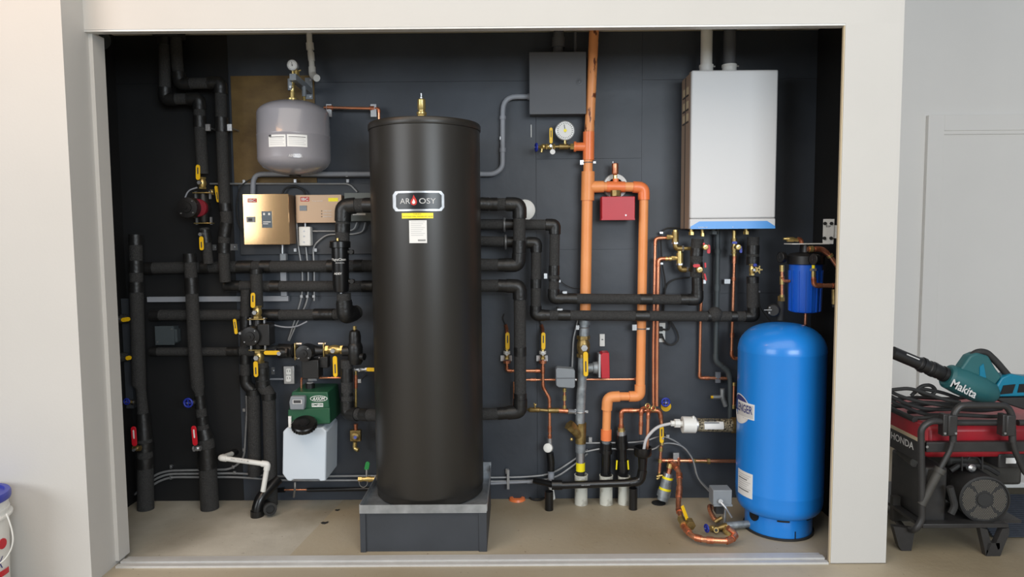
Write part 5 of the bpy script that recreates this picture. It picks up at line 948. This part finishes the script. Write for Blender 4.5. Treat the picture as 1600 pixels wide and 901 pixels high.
a = WZ(1029, 786); tag(MB().cyl(a+V((0, 0, .0)), a+V((0, 0, .004)), .04).build('floor_hole', 'rubber'), 'dark round hole plug in the floor under the slanting union', 'plug')
t = thing('ball_valve', 'brass valve with yellow lever on the thick copper loop near the floor', 'valve', LP[4]); c = LP[3].lerp(LP[4], .75); d = (LP[5]-LP[3]).normalized()
MB().rings([c-d*.03, c-d*.015, c, c+d*.03, c+d*.045], [.018, .021, .021, .018, .024], 8).build('body', 'brass', t); q = c+V((.02, -.03, .01)); MB().cyl(c, q, .008).build('stem', 'steel', t); MB().obb(q+V((.004, 0, 0)), q+V((-.028, -.0, .085)), .02, .005, V((.5, -1, .2))).build('handle', 'yellow', t, bevel=.004)
c = pf(1078, 818, .06); tag(MB().hexnut(c-d*.02, c+d*.02, .026).build('union_nut', 'old_brass'), 'old brass union nut on the copper loop below the yellow lever', 'fitting')
t = thing('pressure_switch', 'light grey box shaped pressure switch standing beside the foot of the blue tank', 'switch', W(1130, 806, 3.56))
MB().pbox(1114, 765, 1144, 789, 3.50, 3.58).build('case', 'grey_enamel', t, bevel=.003); MB().pbox(1115, 788, 1145, 791, 3.495, 3.585).build('base_plate', 'grey_enamel', t)
MB().cyl(W(1132, 790, 3.54), W(1132, 818, 3.54), .008).build('stem', 'steel', t); MB().pbox(1119, 790, 1131, 803, 3.52, 3.57).build('spring_block', 'rubber', t)
MB().cyl(W(1126, 783, 3.5), W(1126, 783, 3.48), .012, seg=8).tube(pts3([(1126, 784, 3.48), (1133, 792, 3.46), (1143, 808, 3.46)], 3.5), .006, .02, 10).build('cord_grip', 'steel', t)
t = thing('tank_connection', 'steel pipe and brass cross feeding the foot of the blue tank', 'pipe', W(1150, 822, 3.52))
MB().cyl(W(1133, 821, 3.50), W(1170, 818, 3.52), .019).build('pipe', 'galvanised', t); MB().rings(pts3([(1112, 825), (1118, 825), (1122, 825), (1130, 823), (1136, 822)], 3.49), [.01, .013, .011, .017, .02], 12).build('cross', 'old_brass', t)
MB().cyl(W(1119, 828, 3.47), W(1119, 828, 3.45), .013).build('hose_port', 'brass', t); MB().cyl(W(1119, 828, 3.452), W(1119, 828, 3.449), .008).build('port_bore', 'black', t)
MB().rings(pts3([(1138, 824), (1135, 829), (1140, 836)], 3.46), [.018, .02, .016], 12).build('nut', 'brass', t)
MB().tube([W(1124, 812, 3.55), W(1117, 812, 3.56), W(1110, 800, 3.6), W(1108, 790, 3.65), W(1113, 792, 3.70)], .013, .03, 12).build('rear_elbow', 'copper', t); MB().cyl(W(1117, 815, 3.54), W(1128, 808, 3.54), .011).build('brass_arm', 'old_brass', t)
globe('blue wheel tap on the brass cross near the floor, left of the blue tank foot', 1113, 825, 3.49, 1104, 825, 7, 'brass', face=V((-1, -.3, 0)))
# ------------------------------------------------------------------ bucket at the left edge
a = W(-46, 850, 2.80); a.z = 0; bh = W(-20, 780, 2.80).z
t = thing('bucket', 'white plastic bucket with blue lid at the bottom left edge', 'bucket', a)
MB().lathe([(.118, 0), (.125, .005), (.138, bh-.06), (.142, bh-.058), (.142, bh-.05), (.138, bh-.05), (.139, bh-.01)], a, seg=48).build('pail', 'white_plastic', t)
MB().lathe([(.139, bh-.012), (.148, bh-.012), (.15, bh-.006), (.15, bh+.012), (.146, bh+.02), (.128, bh+.02), (.126, bh+.01), (0, bh+.01)], a, seg=48).build('lid', 'lid_blue', t)
MB().lathe([(.142, 0), (.152, .002), (.152, .01), (.142, .012)], a+V((0, 0, bh-.085)), seg=48).build('rim_band', 'white_plastic', t)
pp = []
for k in range(17): q = math.pi*k/16; pp.append(a+V((.15*math.cos(q), -.150+.0-.0*math.sin(q), bh-.05-.215*math.sin(q))))
pp = pts3([(10, 802), (14, 812), (19, 828), (21, 843), (18, 857), (9, 873), (-12, 888), (-46, 893), (-80, 888), (-101, 873)], 2.655); MB().tube(pp, .003, .03, 6).build('bail', 'white_plastic', t)
bc = (a.x, a.y, .136)
aa_, zz_ = on_cyl(-7, 883, *bc); text_cyl('MAX', a.x, a.y, .134, aa_-.12, zz_, .05, .11, 'navy', t, shear=.2)
aa_, zz_ = on_cyl(2, 897, *bc); MB().cpatch(a.x, a.y, .134, aa_-.8, aa_+.35, zz_-.012, zz_+.012, .002).build('red_band', 'red', t)
aa_, zz_ = on_cyl(4, 849, *bc); c = V((a.x+.134*math.sin(aa_), a.y-.134*math.cos(aa_), zz_)); MB().cyl(c, c+V((math.sin(aa_), -math.cos(aa_), 0))*.004, .022).build('round_mark', 'red', t)
# ------------------------------------------------------------------ generator, leaf blower, cords at the right
GY = 3.20; gl = W(1432, 700, GY).x
g = thing('generator', 'red and black open frame portable generator on the garage floor behind the white pier', 'generator', (2.35, 3.5, 0))
def gt(pl_, wpx, nm, mt='frame_black', fil=14, Y=GY): return MB().tube(pts3(pl_, Y), wpx/2*S(Y), fil*S(Y), 14).build(nm, mt, g)
GB = 3.95
gt([(1500, 660, GY+.02), (1455, 657), (1439, 668), (1441, 812), (1430, 828), (1412, 826, 3.35), (1385, 790, 3.80)], 10, 'frame_tube', fil=14)
gt([(1489, 690), (1490, 646), (1500, 633), (1572, 633), (1581, 646), (1582, 690)], 10.5, 'carry_hoop', fil=12)
gt([(1490, 676), (1486, 700), (1455, 758), (1440, 788)], 8.5, 'folding_handle', fil=8); gt([(1581, 676), (1584, 700), (1602, 740), (1640, 760)], 9, 'folding_handle', fil=8)
gt([(1466, 737), (1440, 788)], 13, 'grip', 'engine_grey'); gt([(1470, 731), (1466, 738)], 17, 'grip_flange', 'engine_grey')
for x in (1474, 1567): MB().pbox(x, 647, x+8, 682, GY-.012, GY+.03).build('hinge_bracket', 'frame_black', g, bevel=.003)
for x in (1484, 1575): MB().pbox(x-2, 648, x+13, 682, GY-.02, GY+.02).build('hinge_clamp', 'frame_black', g, bevel=.006)
for x in (1477, 1571, 1494): MB().disc(x, 677, GY-.025, 2, .006, 6).build('bolt', 'steel', g)
MB().tube([W(1500, 660, GY+.04), W(1565, 660, GY+.04)], .015, 0, 12).build('frame_tube', 'frame_black', g); MB().tube([W(1590, 660, GY+.04), W(1660, 660, GY+.04)], .015, 0, 12).build('frame_tube', 'frame_black', g)
MB().pbox(1446, 690, 1640, 706, GY+.03, GY+.06).build('cross_beam', 'frame_black', g, bevel=.003); MB().disc(1449, 698, GY+.027, 2.2, .004, 8).build('bolt', 'steel', g)
x0, x1 = W(1441, 690, GY+.09).x, 2.95; z0, z1 = W(1441, 716, GY+.09).z, W(1441, 664, GY+.09).z
MB().box(x0+.01, x1, GY+.08, 3.85, z0, z1).build('fuel_tank', 'dusty_red', g, bevel=.03)
m = MB(); A = [W(1441, 662, GY+.02), W(1441, 694, GY+.02)]; X0 = A[0].x; zt, zm_, zl = W(1440, 664, GY+.02).z, W(1440, 688, GY+.02).z, W(1440, 716, GY+.02).z
MB().prism([V((X0, GY+.02, zt)), V((X0-.0, 3.95, zt)), V((X0, 3.95, zm_)), V((X0, GY+.02, zm_))], V((.03, 0, 0))).build('side_panel', 'dusty_red', g, label='red side panel')
MB().prism([V((X0-.004, GY+.02, zm_+.005)), V((X0-.004, 3.95, zm_+.005)), V((X0-.004, 3.95, zm_-.012)), V((X0-.004, GY+.02, zm_-.012))], V((.02, 0, 0))).build('side_trim', 'tan', g)
MB().prism([V((X0-.006, GY+.02, zm_-.012)), V((X0-.006, 3.95, zm_-.012)), V((X0-.006, 3.95, zl-.02)), V((X0-.006, GY+.02, zl-.02))], V((.02, 0, 0))).build('name_panel', 'frame_black', g)
text_flat('HONDA', V((X0-.0065, GY+.17, zm_-.045)), V((0, -1, 0)), V((0, 0, 1)), .036, .20, 'paper', g, bold=.02)
MB().tube([V((X0+.0, GY+.08, zt+.01)), V((X0, 3.95, zt+.01))], .014, 0, 10).build('frame_tube', 'rubber', g)
# alternator end
c = W(1535, 778, GY+.05); R2 = 38*S(GY+.05)
MB().lathe([(R2*.85, -.30), (R2*.95, -.28), (R2*.98, -.02), (R2, 0), (R2, .02), (R2*.93, .024), (R2*.92, .016), (0, .016)], c, V((-.12, -1, 0)), 40).build('alternator', 'rubber', g)
ax = V((-.12, -1, 0)).normalized(); u, v = frame_of(ax); m = MB(); kk = 0
for i in range(-14, 15):
    for j in range(-16, 17):
        p = (i+.5*(j % 2))*.0078; q = j*.0068; rr = math.hypot(p, q)
        if R2*.36 < rr < R2*.86 and abs(abs(math.atan2(q, p)) % 1.5708-.785) > .10:
            e = c+ax*.0165+u*p+v*q; n_ = len(m.v)
            for s6 in range(6): m.v.append(e+u*math.cos(s6*1.047)*.0026+v*math.sin(s6*1.047)*.0026+ax*.001)
            m.f.append([n_+s6 for s6 in range(6)])
m.build('grille_holes', 'grille', g, kind='stuff', smooth=False)
MB().lathe([(R2*.3, .017), (R2*.28, .022), (0, .022)], c, ax, 20).build('grille_hub', 'rubber', g)
for k in range(5): q = c+V((-.10+.0*k, .05, .05+.02*k)); 
MB().pbox(1444, 728, 1480, 818, GY+.05, GY+.35).build('side_cover', 'frame_black', g, bevel=.012)
MB().tube(pts3([(1484, 760, GY+.0), (1492, 790), (1486, 802)], GY), .016, .03, 10).build('side_lever', 'rubber', g)
MB().pbox(1480, 712, 1600, 760, GY+.25, GY+.6).build('engine_block', 'engine_grey', g, bevel=.02)
m = MB(); m.tube(pts3([(1485, 735), (1500, 725), (1540, 728), (1560, 740)], GY+.12), .012, .02, 8).tube(pts3([(1512, 718), (1516, 712), (1530, 716), (1534, 732)], GY+.14), .006, .02, 8).build('hoses', 'rubber', g)
MB().lathe([(.012, 0), (.02, .01), (.02, .03), (.01, .04)], W(1513, 728, GY+.12), V((0, -1, 0)), 14).build('fuel_cock', 'steel', g)
for x in (1503, 1535): MB().tube(pts3([(x, 706), (x, 735)], GY+.1), .004, 0, 6).build('rod', 'frame_black', g)
MB().pbox(1560, 708, 1640, 732, GY+.08, GY+.4).build('control_panel', 'frame_black', g, bevel=.006); MB().pbox(1572, 715, 1588, 724, GY+.078, GY+.08).build('label_plate', 'paper', g)
MB().lathe([(.05, 0), (.06, .01), (.06, .12), (.04, .14)], W(1408, 725, GY+.35), V((.2, -1, .1)), 20).build('muffler', 'engine_grey', g); MB().tube([W(1408, 705, GY+.25), W(1430, 722, GY+.12)], .025, 0, 12).build('exhaust', 'engine_grey', g)
MB().pbox(1440, 818, 1578, 825, GY, GY+.06).build('base_rail', 'frame_black', g, bevel=.003); MB().pbox(1395, 775, 1440, 815, GY+.25, GY+.28).build('base_plate', 'engine_grey', g)
m = MB(); q0 = W(1578, 822, GY).z; m.box(W(1440, 820, GY).x, W(1578, 820, GY).x+.1, GY+.06, 3.8, q0-.01, q0+.005).build('base_tray', 'frame_black', g)
def foot(pp_): o = MB().pprism(pp_, GY-.01, GY+.0).build('foot', 'frame_black', g); return o
for dx_ in (0,):
    z_ = 0
    m = MB().pprism([(1396, 822), (1430, 826), (1424, 860), (1409, 861), (1404, 852)], GY+.06, GY+.09); lo = min(p.z for p in m.v)
    for p in m.v:
        if p.z < lo+.02: p.z = .001
    m.build('foot', 'frame_black', g)
    m = MB().pprism([(1531, 824), (1545, 827), (1551, 851), (1561, 851), (1563, 840), (1545, 828), (1577, 824), (1577, 832), (1563, 862), (1541, 862)], GY+.06, GY+.09)
    m = MB()
    for pp_ in ([(1531, 824), (1543, 827), (1549, 850), (1541, 863)], [(1577, 824), (1577, 834), (1563, 863), (1556, 849), (1566, 826)], [(1543, 848), (1562, 848), (1563, 863), (1541, 863)]): m.pprism(pp_, GY+.0, GY+.03)
    lo = min(p.z for p in m.v)
    for p in m.v: p.z = max(p.z, .001) if p.z > lo+.01 else .001
    m.build('foot', 'frame_black', g)
# blower
YBl = 3.30
b = thing('leaf_blower', 'teal and black cordless leaf blower lying on top of the generator', 'blower', W(1510, 625, YBl))
n0_, n1_ = W(1394, 550, YBl), W(1484, 588, YBl); d = (n1_-n0_)
MB().rings([n0_, n0_+d*.45, n0_+d*.46, n0_+d*.62, n0_+d*.63, n0_+d*.8, n0_+d*.82, n0_+d*1.05], [.030, .030, .033, .033, .036, .036, .034, .034], 20).build('nozzle', 'black_plastic', b)
for q in (.5, .68, .86): MB().rings([n0_+d*q, n0_+d*(q+.05)], [.038, .038], 20).build('nozzle_ring', 'black_plastic', b)
MB().obb(n0_+d*.2+V((0, -.024, .018)), n0_+d*.42+V((0, -.024, .018)), .006, .004).build('nozzle_stripe', 'light_ink', b)
f0, f1 = W(1478, 586, YBl), W(1545, 614, YBl); fd = f1-f0
MB().rings([f0, f0+fd*.05, f0+fd*.3, f0+fd*.7, f0+fd*1.0, f0+fd*1.12], [.048, .060, .067, .068, .058, .038], 24).build('fan_housing', 'teal', b)
MB().pprism([(1497, 583), (1516, 556), (1528, 551), (1545, 556), (1556, 575), (1566, 588), (1552, 606), (1510, 596)], YBl-.028, YBl+.03).build('motor_cowl', 'teal', b, bevel=.008)
MB().pprism([(1531, 573), (1537, 568), (1541, 590), (1531, 588)], YBl-.032, YBl-.027).build('side_accent', 'teal_bright', b)
MB().tube(pts3([(1505, 572), (1524, 550), (1540, 549), (1556, 564), (1578, 590), (1590, 592)], YBl), .0165, .03, 14).build('top_grip', 'rubber', b)
MB().pprism([(1566, 590), (1580, 584), (1600, 588), (1640, 590), (1640, 618), (1558, 620), (1552, 612)], YBl-.03, YBl+.04).build('battery_housing', 'teal_bright', b, bevel=.006)
MB().pprism([(1568, 602), (1587, 600), (1582, 614), (1563, 616)], YBl-.033, YBl-.029).pprism([(1593, 600), (1615, 599), (1615, 612), (1590, 613)], YBl-.033, YBl-.029).build('vent_window', 'black', b)
MB().pprism([(1555, 622), (1640, 620), (1640, 636), (1600, 640), (1570, 630)], YBl-.03, YBl+.04).build('battery', 'rubber', b, bevel=.006)
dr_ = (W(1524, 617, YBl)-W(1486, 598, YBl)).normalized(); u_ = dr_; v_ = V((-dr_.z, 0, dr_.x))
text_flat('Makita', W(1506, 607, YBl-.070), u_, v_, .040, .135, 'light_ink', b, bold=.02, lift=.003)
# cords
for k, (pl_, lab) in enumerate((([(1392, 609), (1420, 606), (1440, 612), (1475, 624), (1500, 628)], 'black extension cord strand lying highest on the generator left end'),
    ([(1392, 612), (1410, 620), (1440, 628), (1478, 634), (1500, 636)], 'second black cord strand draped over the generator left end'),
    ([(1392, 619), (1415, 630), (1440, 638), (1470, 640), (1495, 638)], 'third black cord strand draped over the generator left end'),
    ([(1392, 626), (1420, 638), (1445, 648), (1470, 648)], 'lowest black cord strand along the red generator panel'),
    ([(1424, 618), (1440, 602), (1455, 601), (1463, 610), (1455, 618), (1440, 616), (1432, 606), (1470, 612), (1498, 622)], 'black cord loop standing up between the nozzle and the generator'))):
    tag(MB().tube(pts3(pl_, 3.30+.02*k if k < 4 else 3.36), .009, .04, 10).build('extension_cable', 'rubber'), lab, 'cable')
for k, lab in enumerate(('nearest of the flat cord turns coiled on top of the generator', 'flat cord turn just behind the nearest one on top of the generator', 'middle flat cord turn coiled on top of the generator', 'flat cord turn behind the middle one on top of the generator', 'rearmost flat cord turn coiled on top of the generator')):
    y = 3.33+.085*k; z = z1+.034+.008*(k % 3); x = W(1436, 640, 3.3).x
    tag(MB().tube([V((x-.02+.03*(k % 2), y, z-.01)), V((x+.05, y-.03, z)), V((x+.2, y+.01*(k % 2), z+.006)), V((x+.38, y-.02, z)), V((x+.50, y+.02, z))], .0095, .04, 10).build('extension_cable', 'rubber'), lab, 'cable')
# shelf and mat
t = thing('storage_board', 'white board lying low behind the generator at the right edge', 'board', W(1590, 765, 3.9)); x0 = W(1545, 750, 3.75).x; z0 = W(1580, 762, 3.75).z
MB().box(x0, x0+.9, 3.75, 4.6, z0, z0+.03).build('board_top', 'white_plastic', t, bevel=.003)
MB().box(x0+.02, x0+.05, 3.8, 4.5, 0, z0).box(x0+.8, x0+.83, 3.8, 4.5, 0, z0).build('board_leg', 'white_plastic', t)
t = thing('rubber_mat', 'dark ribbed rubber mat leaning beside the generator at the right edge', 'mat', W(1590, 840, 3.4)); a = WZ(1560, 846); b_ = W(1575, 768, 3.72)
m = MB(); A0 = V((a.x, 3.40, .003)); d1 = V((.04, .30, z0-.02)); m.prism([A0, A0+V((.9, 0, 0)), A0+V((.9, 0, 0))+d1, A0+d1], V((0, -.008, .004))); m.build('sheet', 'mat_rubber', t)
m = MB()
for k in range(22): q = A0+d1*(k+.5)/22+V((0, -.010, .005)); m.obb(q, q+V((.9, 0, 0)), .006, .005, V((0, -1, .5)))
m.build('ribs', 'mat_rubber', t, kind='stuff')
